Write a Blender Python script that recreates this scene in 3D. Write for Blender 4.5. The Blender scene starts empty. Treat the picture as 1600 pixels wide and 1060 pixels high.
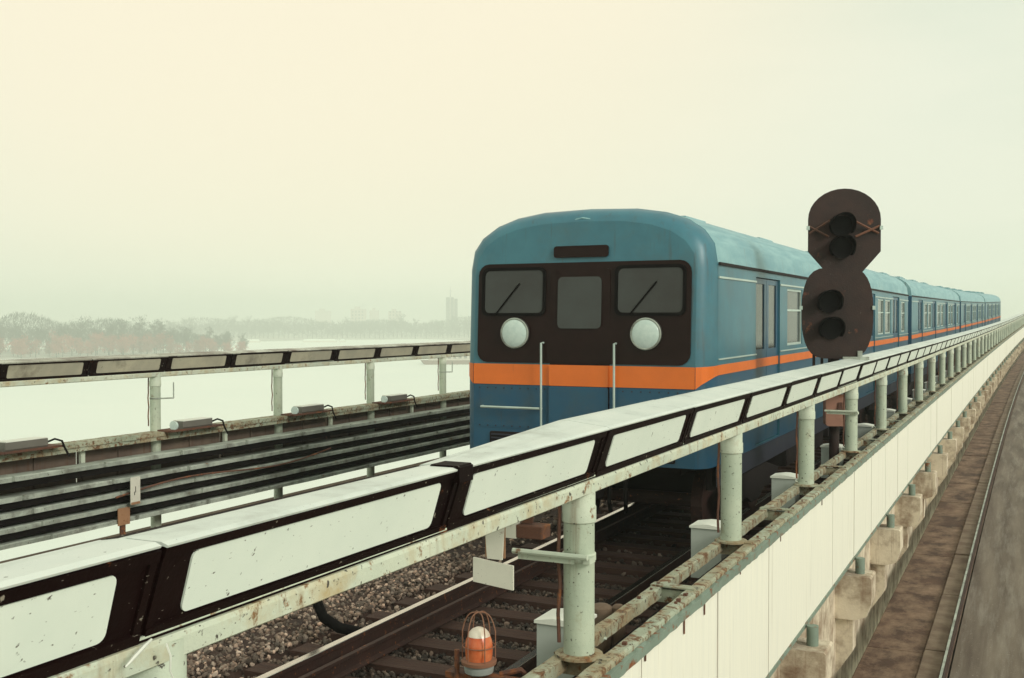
import bpy, math, random
import numpy as np
from mathutils import Vector, Matrix, Euler
from math import radians as R, pi, sin, cos

random.seed(7)
S = bpy.context.scene
COL = S.collection

# ------------------------------------------------------------------ camera
CAM_Z = 2.54
YAW, PITCH = 25.34, 1.01
cam_d = bpy.data.cameras.new("camera")
cam = bpy.data.objects.new("camera", cam_d)
COL.objects.link(cam)
cam.location = (0, 0, CAM_Z)
cam.rotation_euler = (R(90 - PITCH), 0, R(YAW))
cam_d.sensor_width = 36.0
cam_d.lens = 38.25
cam_d.clip_start = 0.05
cam_d.clip_end = 12000
S.camera = cam

# ------------------------------------------------------------------ sky, sun, exposure
SUN_EL, SUN_AZ = 28.0, 110.0          # azimuth measured clockwise from +Y (the track direction)
w = bpy.data.worlds.new("World")
S.world = w
w.use_nodes = True
nt = w.node_tree
nt.nodes.clear()
N = nt.nodes.new
out = N("ShaderNodeOutputWorld")
sky = N("ShaderNodeTexSky"); sky.sky_type = 'NISHITA'; sky.sun_disc = False
sky.sun_elevation = R(SUN_EL); sky.sun_rotation = R(SUN_AZ)
sky.dust_density = 6; sky.air_density = 1.0
bg1 = N("ShaderNodeBackground"); bg1.inputs[1].default_value = 0.08
nt.links.new(sky.outputs[0], bg1.inputs[0])
tc = N("ShaderNodeTexCoord")
nz = N("ShaderNodeTexNoise"); nz.inputs['Scale'].default_value = 1.6; nz.inputs['Detail'].default_value = 5; nz.inputs['Roughness'].default_value = .55
mp = N("ShaderNodeMapping"); mp.inputs['Scale'].default_value = (1, 1, 4.5)
nt.links.new(tc.outputs['Generated'], mp.inputs[0]); nt.links.new(mp.outputs[0], nz.inputs[0])
# warm light behind the cloud deck, towards the upper left of the view
g_az, g_el = R(YAW + 12), R(24)
gd = Vector((-sin(g_az) * cos(g_el), cos(g_az) * cos(g_el), sin(g_el)))
dot = N("ShaderNodeVectorMath"); dot.operation = 'DOT_PRODUCT'; dot.inputs[1].default_value = gd
nt.links.new(tc.outputs['Generated'], dot.inputs[0])
mr = N("ShaderNodeMapRange"); mr.inputs[1].default_value = .80; mr.inputs[2].default_value = 1.0; mr.interpolation_type = 'SMOOTHERSTEP'
nt.links.new(dot.outputs['Value'], mr.inputs[0])
ramp = N("ShaderNodeValToRGB")
ramp.color_ramp.elements[0].position = .34; ramp.color_ramp.elements[0].color = (.70, .765, .63, 1)
ramp.color_ramp.elements[1].position = .66; ramp.color_ramp.elements[1].color = (.83, .845, .70, 1)
nt.links.new(nz.outputs['Fac'], ramp.inputs[0])
mx = N("ShaderNodeMix"); mx.data_type = 'RGBA'
nt.links.new(mr.outputs[0], mx.inputs[0]); nt.links.new(ramp.outputs[0], mx.inputs[6]); mx.inputs[7].default_value = (.96, .865, .66, 1)
bg2 = N("ShaderNodeBackground"); bg2.inputs[1].default_value = 1.04
nt.links.new(mx.outputs[2], bg2.inputs[0])
ms = N("ShaderNodeMixShader"); ms.inputs[0].default_value = .95
nt.links.new(bg1.outputs[0], ms.inputs[1]); nt.links.new(bg2.outputs[0], ms.inputs[2])
nt.links.new(ms.outputs[0], out.inputs[0])

sun_d = bpy.data.lights.new("sun", 'SUN')
sun_d.energy = 2.0; sun_d.angle = R(18); sun_d.color = (1, .96, .86)
sun = bpy.data.objects.new("sun", sun_d); COL.objects.link(sun)
sdir = Vector((sin(R(SUN_AZ)) * cos(R(SUN_EL)), cos(R(SUN_AZ)) * cos(R(SUN_EL)), sin(R(SUN_EL))))
sun.rotation_euler = sdir.to_track_quat('Z', 'Y').to_euler()
sun.location = sdir * 60

S.view_settings.view_transform = 'Standard'
S.view_settings.look = 'None'
S.view_settings.exposure = 0.08
S.view_settings.gamma = 1.0
S.view_settings.use_curve_mapping = False
S.cycles.max_bounces = 6
S.cycles.volume_bounces = 1

# ------------------------------------------------------------------ the bridge's gentle curve and rise
def W(x, y, z):
    t = max(0.0, y - 8.0)
    return (x + t * t / (2 * 3000.0), y, z + t * t / (2 * 4200.0))
def yawpitch(y):
    t = max(0.0, y - 8.0)
    return -math.atan(t / 3000.0), math.atan(t / 4200.0)

# ------------------------------------------------------------------ mesh helpers
class MB:
    def __init__(s): s.v = []; s.f = []; s.m = []
    def add(s, vs, fs, mi=0):
        b = len(s.v); s.v += [tuple(p) for p in vs]; s.f += [tuple(b + i for i in f) for f in fs]; s.m += [mi] * len(fs)
    def box(s, x0, x1, y0, y1, z0, z1, mi=0, tf=None):
        vs = [(x0,y0,z0),(x1,y0,z0),(x1,y1,z0),(x0,y1,z0),(x0,y0,z1),(x1,y0,z1),(x1,y1,z1),(x0,y1,z1)]
        if tf: vs = [tf(*p) for p in vs]
        s.add(vs, [(0,3,2,1),(4,5,6,7),(0,1,5,4),(1,2,6,5),(2,3,7,6),(3,0,4,7)], mi)
    def prism(s, prof, y0, y1, mi=0, axis='y'):
        n = len(prof)
        if axis == 'y': vs = [(a, y0, b) for a, b in prof] + [(a, y1, b) for a, b in prof]
        elif axis == 'x': vs = [(y0, a, b) for a, b in prof] + [(y1, a, b) for a, b in prof]
        else: vs = [(a, b, y0) for a, b in prof] + [(a, b, y1) for a, b in prof]
        fs = [(i, (i+1) % n, n + (i+1) % n, n + i) for i in range(n)] + [tuple(range(n))[::-1], tuple(range(n, 2*n))]
        s.add(vs, fs, mi)
    def sweep(s, prof, ys, tf=W, mi=0, wob=0):
        n = len(prof); vs = []
        for y in ys:
            for a, b in prof:
                p = tf(a, y, b)
                vs.append(p)
        fs = []
        for k in range(len(ys) - 1):
            for i in range(n):
                j = (i + 1) % n
                fs.append((k*n+i, k*n+j, (k+1)*n+j, (k+1)*n+i))
        fs += [tuple(range(n))[::-1], tuple(range((len(ys)-1)*n, len(ys)*n))]
        s.add(vs, fs, mi)
    def tube(s, pts, r, n=8, mi=0, caps=True):
        pts = [Vector(p) for p in pts]; vs = []
        rs = r if isinstance(r, (list, tuple)) else [r] * len(pts)
        up = None
        for i, p in enumerate(pts):
            d = (pts[min(i+1, len(pts)-1)] - pts[max(i-1, 0)]).normalized()
            if up is None: up = Vector((0,0,1)) if abs(d.z) < .9 else Vector((1,0,0))
            a = d.cross(up).normalized(); b = a.cross(d).normalized(); up = b
            for k in range(n):
                t = 2*pi*k/n
                vs.append(p + a * cos(t) * rs[i] + b * sin(t) * rs[i])
        fs = []
        for i in range(len(pts)-1):
            for k in range(n):
                j = (k+1) % n
                fs.append((i*n+k, i*n+j, (i+1)*n+j, (i+1)*n+k))
        if caps: fs += [tuple(range(n))[::-1], tuple(range((len(pts)-1)*n, len(pts)*n))]
        s.add(vs, fs, mi)
    def lathe(s, prof, n=16, mi=0, c=(0,0,0)):
        vs = []; m = len(prof)
        for r_, z in prof:
            for k in range(n):
                t = 2*pi*k/n; vs.append((c[0]+r_*cos(t), c[1]+r_*sin(t), c[2]+z))
        fs = [(i*n+k, i*n+(k+1)%n, (i+1)*n+(k+1)%n, (i+1)*n+k) for i in range(m-1) for k in range(n)]
        fs += [tuple(range(n))[::-1], tuple(range((m-1)*n, m*n))]
        s.add(vs, fs, mi)
    def mesh(s, name, mats, smooth=False):
        me = bpy.data.meshes.new(name); me.from_pydata(s.v, [], s.f)
        if not isinstance(mats, (list, tuple)): mats = [mats]
        for m in mats: me.materials.append(m)
        if len(mats) > 1: me.polygons.foreach_set('material_index', s.m)
        me.validate(); 
        import bmesh
        bm = bmesh.new(); bm.from_mesh(me); bmesh.ops.recalc_face_normals(bm, faces=bm.faces); bm.to_mesh(me); bm.free()
        if smooth:
            me.polygons.foreach_set('use_smooth', [True] * len(me.polygons))
            try: me.set_sharp_from_angle(angle=R(38))
            except Exception: pass
        me.update(); return me
    def build(s, name, mats, parent=None, smooth=False, loc=None, bevel=0):
        o = bpy.data.objects.new(name, s.mesh(name, mats, smooth)); COL.objects.link(o)
        if parent: o.parent = parent
        if loc: o.location = loc
        if bevel:
            b = o.modifiers.new("bevel", 'BEVEL'); b.width = bevel; b.segments = 2; b.limit_method = 'ANGLE'
        return o
def tag(o, label=None, cat=None, group=None, kind=None):
    if label: o['label'] = label
    if cat: o['category'] = cat
    if group: o['group'] = group
    if kind: o['kind'] = kind
    return o
def thing(name, label, cat, loc=(0,0,0), rz=0, group=None, rx=0):
    o = bpy.data.objects.new(name, None); COL.objects.link(o); o.location = loc; o.rotation_euler = (rx, 0, rz)
    o.empty_display_size = .1
    return tag(o, label, cat, group)
def inst(name, me, parent=None, loc=(0,0,0), rot=(0,0,0), sc=None):
    o = bpy.data.objects.new(name, me); COL.objects.link(o); o.parent = parent; o.location = loc; o.rotation_euler = rot
    if sc: o.scale = sc
    return o
def kids(o, table): return table.get(o, [])
def copy_tree(root, parent=None):
    table = {}
    for o in COL.objects:
        if o.parent: table.setdefault(o.parent, []).append(o)
    def rec(o, par):
        c = o.copy(); COL.objects.link(c); c.parent = par
        for ch in table.get(o, []): rec(ch, c)
        return c
    return rec(root, parent)

# ------------------------------------------------------------------ materials
def mat(name, col, rough=.7, metal=0.0, col2=None, nscale=3.0, rust=0.0, rust_scale=6.0, rustcol=(.20,.065,.02), speck=0.0, streak=0.0,
        bump=0.0, bscale=60.0, stretch=None, dirt=0.0, dirtcol=(.05,.035,.025), spec=.5, speckcol=(.06,.05,.04), emit=None, dscale=1.6):
    m = bpy.data.materials.new(name); m.use_nodes = True
    t = m.node_tree; n = t.nodes; L = t.links.new
    b = n['Principled BSDF']; b.inputs['Roughness'].default_value = rough; b.inputs['Metallic'].default_value = metal
    b.inputs['Specular IOR Level'].default_value = spec
    geo = n.new('ShaderNodeNewGeometry'); pos = geo.outputs['Position']
    def noise(sc, det=6, rg=.6, st=None):
        x = n.new('ShaderNodeTexNoise'); x.inputs['Scale'].default_value = sc; x.inputs['Detail'].default_value = det; x.inputs['Roughness'].default_value = rg
        if st:
            q = n.new('ShaderNodeMapping'); q.inputs['Scale'].default_value = st; L(pos, q.inputs[0]); L(q.outputs[0], x.inputs[0])
        else: L(pos, x.inputs[0])
        return x.outputs['Fac']
    def ramp_(src, a, c):
        x = n.new('ShaderNodeMapRange'); x.inputs[1].default_value = a; x.inputs[2].default_value = c; L(src, x.inputs[0]); return x.outputs[0]
    def mix(f, a, c):
        x = n.new('ShaderNodeMix'); x.data_type = 'RGBA'
        if hasattr(f, 'links') or not isinstance(f, (int, float)): L(f, x.inputs[0])
        else: x.inputs[0].default_value = f
        for s_, i in ((a, 6), (c, 7)):
            if isinstance(s_, tuple): x.inputs[i].default_value = (*s_, 1)
            else: L(s_, x.inputs[i])
        return x.outputs[2]
    c2 = col2 or tuple(v * .82 for v in col)
    cur = mix(ramp_(noise(nscale, st=stretch), .35, .65), col, c2)
    if dirt: cur = mix(ramp_(noise(dscale, 8, .7, stretch), .72 - .3*dirt, .95 - .25*dirt), cur, dirtcol)
    if streak: cur = mix(ramp_(noise(1.0, 5, .6, (14, 14, .7)), .74 - .25*streak, .92 - .15*streak), cur, rustcol)
    fr = None
    if rust:
        fr = ramp_(noise(rust_scale, 9, .68), .70 - .25*rust, .76 - .22*rust)
        cur = mix(fr, cur, rustcol)
        f2 = ramp_(noise(rust_scale*1.7, 6, .7), .55, .75)
        m2 = n.new('ShaderNodeMath'); m2.operation = 'MULTIPLY'; L(fr, m2.inputs[0]); L(f2, m2.inputs[1])
        cur = mix(m2.outputs[0], cur, (.40, .17, .05))
    if speck:
        cur = mix(ramp_(noise(38, 3, .55), .78 - .16*speck, .83 - .16*speck), cur, speckcol)
        cur = mix(ramp_(noise(110, 2, .5, (1,.45,1)), .80 - .14*speck, .86 - .14*speck), cur, speckcol)
    L(cur, b.inputs['Base Color'])
    if bump:
        bp = n.new('ShaderNodeBump'); bp.inputs['Strength'].default_value = bump; bp.inputs['Distance'].default_value = .01
        L(noise(bscale, 6, .65), bp.inputs['Height']); L(bp.outputs[0], b.inputs['Normal'])
    if emit:
        b.inputs['Emission Color'].default_value = (*emit[0], 1); b.inputs['Emission Strength'].default_value = emit[1]
    return m

M = {}
M['pale'] = mat('pale_paint', (.56,.60,.48), .6, col2=(.44,.50,.41), rust=.42, rust_scale=13, rustcol=(.17,.085,.035), streak=.45, speck=.7, dirt=.45, dscale=4, dirtcol=(.33,.24,.11), bump=.25)
M['pale_rail'] = mat('rail_paint', (.58,.61,.49), .6, col2=(.46,.51,.42), rust=.50, rust_scale=17, rustcol=(.20,.10,.035), streak=.6, speck=.8, dirt=.8, dscale=5, dirtcol=(.42,.31,.15), bump=.25)
M['pale_clean'] = mat('post_paint', (.46,.51,.40), .5, col2=(.36,.42,.33), rust=.22, rust_scale=8, rustcol=(.13,.07,.03), streak=.5, dirt=.55, dscale=7, dirtcol=(.26,.22,.12), speck=.8, bump=.25)
M['kerb'] = mat('kerb_paint', (.40,.44,.34), .8, col2=(.26,.29,.21), rust=.72, rust_scale=16, rustcol=(.13,.062,.026), dirt=1.0, dscale=4, dirtcol=(.27,.17,.08), speck=.9, bump=.6, bscale=40)
M['rust'] = mat('rusted_steel', (.13,.052,.030), .85, col2=(.07,.032,.022), rust=.7, bump=.5, bscale=50, dirt=.4)
M['dark'] = mat('dark_paint', (.0055,.0012,.0012), .65, col2=(.010,.003,.0025), speck=.6, speckcol=(.28,.25,.2), rust=.25, rust_scale=14, bump=.2, spec=.10)
M['insert'] = mat('enamel_plate', (.77,.83,.745), .5, col2=(.71,.78,.70), speck=.60, speckcol=(.10,.09,.07), bump=.06, bscale=30, dirt=.15)
M['insert_old'] = mat('yellowed_plate', (.50,.47,.35), .6, col2=(.38,.36,.28), speck=.5, dirt=.6, rustcol=(.3,.15,.06), streak=.3)
M['cap'] = mat('cap_sheet', (.64,.68,.63), .5, col2=(.54,.60,.56), speck=.45, dirt=.6, dscale=3, dirtcol=(.36,.36,.32), bump=.05)
M['cap_old'] = mat('weathered_cap', (.52,.54,.46), .6, col2=(.34,.34,.28), speck=.8, dirt=1.0, dscale=2.6, dirtcol=(.09,.05,.04))
M['wall'] = mat('cream_sheet', (.84,.82,.71), .6, col2=(.79,.775,.68), streak=.28, rustcol=(.52,.46,.36), dirt=.45, stretch=(8,8,.5), dirtcol=(.5,.47,.38))
M['wall_edge'] = mat('verdigris_edge', (.20,.26,.21), .7, rust=.6, rust_scale=10, dirt=.5)
M['wall_back'] = mat('panel_back', (.16,.115,.085), .8, col2=(.10,.07,.055), streak=.7, dirt=.4, rustcol=(.10,.04,.02))
M['conc'] = mat('pale_concrete', (.72,.63,.49), .9, col2=(.50,.42,.31), dirt=.9, dscale=3.0, dirtcol=(.17,.09,.05), streak=.75, rustcol=(.20,.10,.05), bump=.5, bscale=30)
M['walk'] = mat('walkway_concrete', (.10,.052,.032), .95, col2=(.045,.022,.013), dirt=1.0, dscale=3.2, dirtcol=(.27,.18,.12), bump=.8, bscale=22, stretch=(1,.6,1), speck=.6, speckcol=(.04,.025,.02))
M['walk2'] = mat('walkway_edging', (.20,.15,.105), .95, col2=(.12,.08,.052), dirt=.9, dscale=3, dirtcol=(.10,.06,.04), bump=.6, bscale=25)
M['road'] = mat('road_surface', (.17,.135,.10), .85, col2=(.085,.06,.042), nscale=1.0, stretch=(5,.35,1), speck=.7, speckcol=(.30,.25,.2), dirt=.8, dirtcol=(.25,.22,.18), bump=.4, bscale=50)
M['soil'] = mat('ballast_bed', (.05,.026,.018), 1, col2=(.025,.012,.009), bump=1, bscale=30)
M['wood'] = mat('sleeper_wood', (.062,.027,.017), .9, col2=(.030,.012,.008), nscale=4, stretch=(.6,12,12), dirt=.5, dscale=3, dirtcol=(.12,.07,.045), bump=.9, bscale=30)
M['rail_side'] = mat('rail_rust', (.040,.014,.009), .8, col2=(.025,.009,.006), rust=.4, rust_scale=20, bump=.3)
M['rail_top'] = mat('rail_head', (.72,.68,.62), .22, metal=1.0)
M['cable'] = mat('black_cable', (.007,.005,.005), .8, spec=.15)
M['tray'] = mat('cable_tray', (.42,.46,.40), .6, col2=(.24,.27,.23), dirt=.8, dscale=4, speck=.7, rust=.2)
M['blue'] = mat('blue_body', (.012,.075,.145), .4, col2=(.015,.085,.15), dirt=.75, dscale=1.4, dirtcol=(.045,.075,.09), streak=.45, rustcol=(.04,.04,.045))
M['teal'] = mat('teal_body', (.045,.17,.22), .4, col2=(.035,.14,.19), dirt=.8, dscale=1.2, dirtcol=(.06,.12,.14), streak=.55, rustcol=(.06,.07,.07))
M['roof'] = mat('train_roof', (.24,.42,.44), .5, col2=(.14,.30,.34), dirt=.4, dirtcol=(.16,.24,.25), stretch=(6,.4,1), streak=.6, rustcol=(.15,.17,.16))
M['orange'] = mat('orange_stripe', (.78,.17,.018), .45, col2=(.70,.15,.016), streak=.3, rustcol=(.25,.06,.02))
M['trim'] = mat('pale_trim', (.45,.55,.50), .4)
M['glass'] = mat('window_glass', (.030,.028,.026), .12, col2=(.045,.05,.048), nscale=.8, spec=.4)
M['mask'] = mat('front_mask', (.011,.003,.002), .35, col2=(.016,.005,.004), spec=.15)
M['skirt'] = mat('skirt_grey', (.022,.026,.042), .6, dirt=.4, dirtcol=(.07,.05,.045))
M['under'] = mat('underframe', (.009,.004,.004), .9)
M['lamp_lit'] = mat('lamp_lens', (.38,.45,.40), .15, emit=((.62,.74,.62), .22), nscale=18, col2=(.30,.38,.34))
M['signal'] = mat('signal_plate', (.014,.006,.005), .65, col2=(.030,.012,.009), rust=.35, rust_scale=4, rustcol=(.11,.028,.012), dirt=.7, dscale=4, dirtcol=(.012,.006,.005), speck=.5, bump=.25, spec=.35)
M['black'] = mat('hood_black', (.004,.003,.003), .8, spec=.12)
M['lens_dark'] = mat('dark_lens', (.004,.003,.004), .5, spec=.1)
M['white_sign'] = mat('white_sign', (.72,.70,.60), .6, rust=.25, rust_scale=9, speck=.6)
M['orange_sign'] = mat('tan_sign', (.36,.19,.10), .7, rust=.5, rust_scale=14)
M['beacon_glass'] = mat('red_globe', (.52,.075,.02), .25, col2=(.62,.20,.08), nscale=14)
M['beacon_top'] = mat('frosted_globe', (.72,.66,.55), .3, col2=(.55,.38,.28), nscale=12)
M['beacon_wire'] = mat('cage_wire', (.26,.12,.07), .7, rust=.4, rust_scale=30)
M['beacon_base'] = mat('beacon_base', (.33,.36,.34), .6, rust=.5, rust_scale=18)
M['box_grey'] = mat('junction_grey', (.40,.44,.40), .5, dirt=.4)
M['box_top'] = mat('junction_top', (.74,.76,.68), .5, dirt=.3)
M['fix'] = mat('floodlight_grey', (.16,.15,.13), .5, dirt=.4)
M['salmon'] = mat('salmon_rust', (.34,.17,.12), .8, rust=.5, rust_scale=6, dirt=.4)
M['ice'] = mat('snow_ice', (.75,.79,.72), .75, col2=(.69,.745,.685), nscale=.008, dirt=.25, dscale=.02, dirtcol=(.66,.71,.66), bump=.1, bscale=.5)
M['bank'] = mat('far_bank', (.42,.42,.36), .95, col2=(.22,.20,.17), nscale=.05, dirt=.5, dscale=.03, dirtcol=(.75,.78,.72))
M['bark'] = mat('tree_bark', (.055,.05,.045), .95)
M['twig'] = mat('grey_twigs', (.06,.075,.06), .95, col2=(.04,.06,.052), nscale=.08)
M['twig2'] = mat('reddish_twigs', (.40,.13,.10), .95, col2=(.26,.11,.09), nscale=.08)
M['tower'] = mat('tower_concrete', (.13,.14,.14), .8, nscale=.2)
M['bld'] = mat('pale_facade', (.55,.48,.43), .8, nscale=.1)
M['bld_win'] = mat('far_windows', (.08,.09,.1), .3)
M['hull'] = mat('pontoon_hull', (.22,.15,.12), .7, nscale=1)
M['cabin'] = mat('cabin_white', (.62,.58,.50), .7, nscale=1)

# ================================================================== SETTING
def disc(name, r, z, m, n=96):
    b = MB(); b.v = [(r*cos(2*pi*i/n), r*sin(2*pi*i/n), z) for i in range(n)]; b.f = [tuple(range(n))]; b.m = [0]
    return tag(b.build(name, m), kind='structure')
WATER = -17.5; K = 1.427
disc('frozen_river', 4200, WATER, M['ice'])

YS = [-4 + 2.0*i for i in range(80)]          # to 154 m
YF = [-4 + 4.0*i for i in range(40)]
# trackbed slab of the bridge
mb = MB(); mb.sweep([(-9.55,-.62),(-1.9,-.62),(-1.9,-.30),(-9.55,-.30)], YF)
tag(mb.build('bridge_deck', M['conc']), kind='structure')
mb = MB()
# ballast bed with a lumpy top near the camera
bed = [(-9.2,-.298),(-1.95,-.298),(-2.05,-.29),(-2.5,-.245),(-5.45,-.245),(-5.55,-.19),(-5.8,-.15),(-6.1,-.17),(-8.8,-.17)]
mb.sweep(bed, YF); tag(mb.build('ballast_bed', M['soil']), kind='structure')

# left ledge (outer concrete edge of the deck under the left barrier)
LX = -9.9
mb = MB(); mb.sweep([(LX-.30,-.62),(LX+.34,-.62),(LX+.34,-.12),(LX-.30,-.12)], YF)
ledge = tag(mb.build('concrete_ledge', M['walk2']), kind='structure')
for y in (8.7, 9.7, 12.2, 16.0):
    t = thing('wire_loop', {8.7:'bent wire loop on the concrete ledge, nearest of the four', 9.7:'bent wire loop on the ledge beside the first left post foot',
              12.2:'bent wire loop on the ledge past the plates', 16.0:'farthest bent wire loop on the concrete ledge'}[y], 'wire loop', W(LX+.27,y,-.12))
    b = MB(); b.tube([(0,-.07,0),(0,-.06,.09),(0,.06,.10),(0,.08,0)], .006, 5); b.build('wire', M['rail_side'], t)

# fascia beam and brackets on the right outer side of the deck
mb = MB(); mb.sweep([(-1.90,-1.35),(-1.66,-1.35),(-1.66,.14),(-1.90,.14)], YS)
tag(mb.build('edge_beam', M['conc']), kind='structure')
bprof = [(-1.66,.08),(-1.34,.08),(-1.325,.065),(-1.325,-.17),(-1.37,-.30),(-1.47,-.34),(-1.66,-.34)]
b = MB(); b.prism(bprof, -.17, .17); me_br = b.mesh('bracket_block', M['conc'])
b = MB(); b.prism([(-1.66,-.34),(-1.50,-.34),(-1.50,-.66),(-1.66,-.90)], -.11, .11); me_br2 = b.mesh('bracket_foot', M['conc'])
b = MB(); b.lathe([(.045,0),(.045,.15)], 12, c=(-1.45,0,.08)); me_st = b.mesh('pipe_stub', M['wall_edge'], True)
for k in range(52):
    y = 3.21 + 2.58*k
    if y > 134: break
    p = W(0, y, 0); a, e = yawpitch(y)
    t = thing('concrete_bracket', ('largest stained concrete bracket, at the bottom edge of the picture under the cream wall' if k==2 else 'second concrete bracket up from the bottom edge under the cream wall' if k==3 else 'third concrete bracket up from the bottom edge under the cream wall' if k==4 else 'stained concrete bracket under the cream side panels, one of a long row'), 'bracket', p, a, 'concrete brackets along the deck edge', e)
    inst('corbel', me_br, t); inst('corbel_foot', me_br2, t); inst('pipe_stub', me_st, t)
# walkway slabs, edging stones, steel edge rail and road
WZ = -0.76
random.seed(3)
y = -3.0
mb = MB(); mb.sweep([(-1.44,-1.3),(-.68,-1.3),(-.68,WZ-.06),(-1.44,WZ-.06)], YF)
walk = tag(mb.build('walkway', M['walk']), kind='structure')
k = 0
while y < 130:
    ln = 2.4 if y < 60 else 6
    b = MB(); dz = random.uniform(-.008,.008)
    n = 6
    b.sweep([(-1.44,WZ-.07),(-.905,WZ-.07),(-.905,WZ+dz-.008),(-.915,WZ+dz),(-1.43,WZ+dz),(-1.44,WZ+dz-.008)], [y+.012+(ln-.024)*i/n for i in range(n+1)])
    b.build('slab', M['walk'], walk)
    y2 = y + (0 if k % 2 else .0)
    b = MB(); dz = random.uniform(-.006,.012)
    b.sweep([(-.895,WZ-.07),(-.70,WZ-.07),(-.70,WZ+.035+dz),(-.71,WZ+.045+dz),(-.885,WZ+.045+dz),(-.895,WZ+.035+dz)], [y2+.02+(ln-.04)*i/4 for i in range(5)])
    b.build('edging_stone', M['walk2'], walk)
    y += ln; k += 1
t = thing('edge_rail', 'thin steel edge rail between the brown walkway and the road', 'rail', (0,0,0))
mb = MB(); mb.sweep([(-.685,WZ-.02),(-.655,WZ-.02),(-.655,WZ+.10),(-.685,WZ+.10)], YS); mb.build('rail_strip', M['rail_side'], t)
mb = MB(); mb.sweep([(-.690,WZ+.102),(-.668,WZ+.102),(-.668,WZ+.110),(-.690,WZ+.110)], YS); mb.build('rail_cap', M['tray'], t)
mb = MB(); mb.sweep([(-.66,-1.3),(6.5,-1.3),(6.5,WZ-.20),(-.40,WZ-.20),(-.66,WZ-.17)], YF)
tag(mb.build('road', M['road']), kind='structure')
mb = MB(); mb.sweep([(6.5,-1.3),(6.8,-1.3),(6.8,WZ-.02),(6.5,WZ-.02)], YF)
tag(mb.build('road_kerb', M['walk2']), kind='structure')

# ================================================================== TRACKS
rail_prof = [(-.066,-.17),(.066,-.17),(.066,-.158),(.012,-.135),(.009,-.05),(.034,-.035),(.034,-.004),(-.034,-.004),(-.034,-.035),(-.009,-.05),(-.012,-.135),(-.066,-.158)]
head = [(-.033,-.0035),(.033,-.0035),(.030,.001),(-.030,.001)]
def rail(x, lab):
    t = thing('rail', lab, 'rail')
    b = MB(); b.sweep([(x+a, c) for a, c in rail_prof], YS); b.build('rail_web', M['rail_side'], t)
    b = MB(); b.sweep([(x+a, c) for a, c in head], YS); b.build('rail_head', M['rail_top'], t)
T1, T2 = -4.14, -7.55
rail(T1-.76, 'bright topped running rail on the far side of the train track')
rail(T1+.76, 'brown running rail of the train track nearest the posts')
rail(T2-.76, 'far rail of the empty left track'); rail(T2+.76, 'near rail of the empty left track')
t = thing('guard_rail', 'dull guard rail lying just inside the bright running rail', 'rail')
b = MB(); b.sweep([(T1-.76+.20+a*.6, c*.8-.03) for a, c in rail_prof], YS); b.build('rail_web', M['rail_side'], t)
t = thing('conductor_rail', 'raised conductor rail beside the near track under rusty covers', 'rail')
b = MB(); b.sweep([(-2.62,-.02),(-2.54,-.02),(-2.54,.07),(-2.62,.07)], YS); b.build('rail_bar', M['rust'], t)
for i in range(16):
    b = MB(); p = W(-2.58, 1.5+4*i, 0); b.box(-.04,.04,-.04,.04,-.26,-.02); b.build('rail_support', M['rust'], t, loc=p)
# sleepers
b = MB(); b.box(-1.32,1.32,-.115,.115,-.30,-.172); me_sl = b.mesh('sleeper', M['wood'])
b = MB()
for sx in (-.76,.76): b.box(sx-.13,sx+.13,-.08,.08,-.172,-.160)
for sx in (-.86,-.66,.66,.86):
    b.box(sx-.018,sx+.018,-.05,-.02,-.16,-.135); b.box(sx-.018,sx+.018,.02,.05,-.16,-.135)
me_tp = b.mesh('tie_plate', M['rail_side'])
random.seed(11)
for tr, nsl, lab in ((T1, 150, 'brown wooden sleeper under the train track, one of many'), (T2, 50, 'wooden sleeper under the empty left track, one of many')):
    for i in range(nsl):
        y = 1.2 + .56*i
        a, e = yawpitch(y)
        t = inst('sleeper', me_sl, None, W(tr+random.uniform(-.03,.03), y, random.uniform(-.006,.004)), (e,0,a+random.uniform(-.012,.012)))
        tag(t, lab, 'sleeper', 'sleepers of the near track' if tr == T1 else 'sleepers of the left track')
        if i < 24: inst('tie_plate', me_tp, t)
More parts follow.
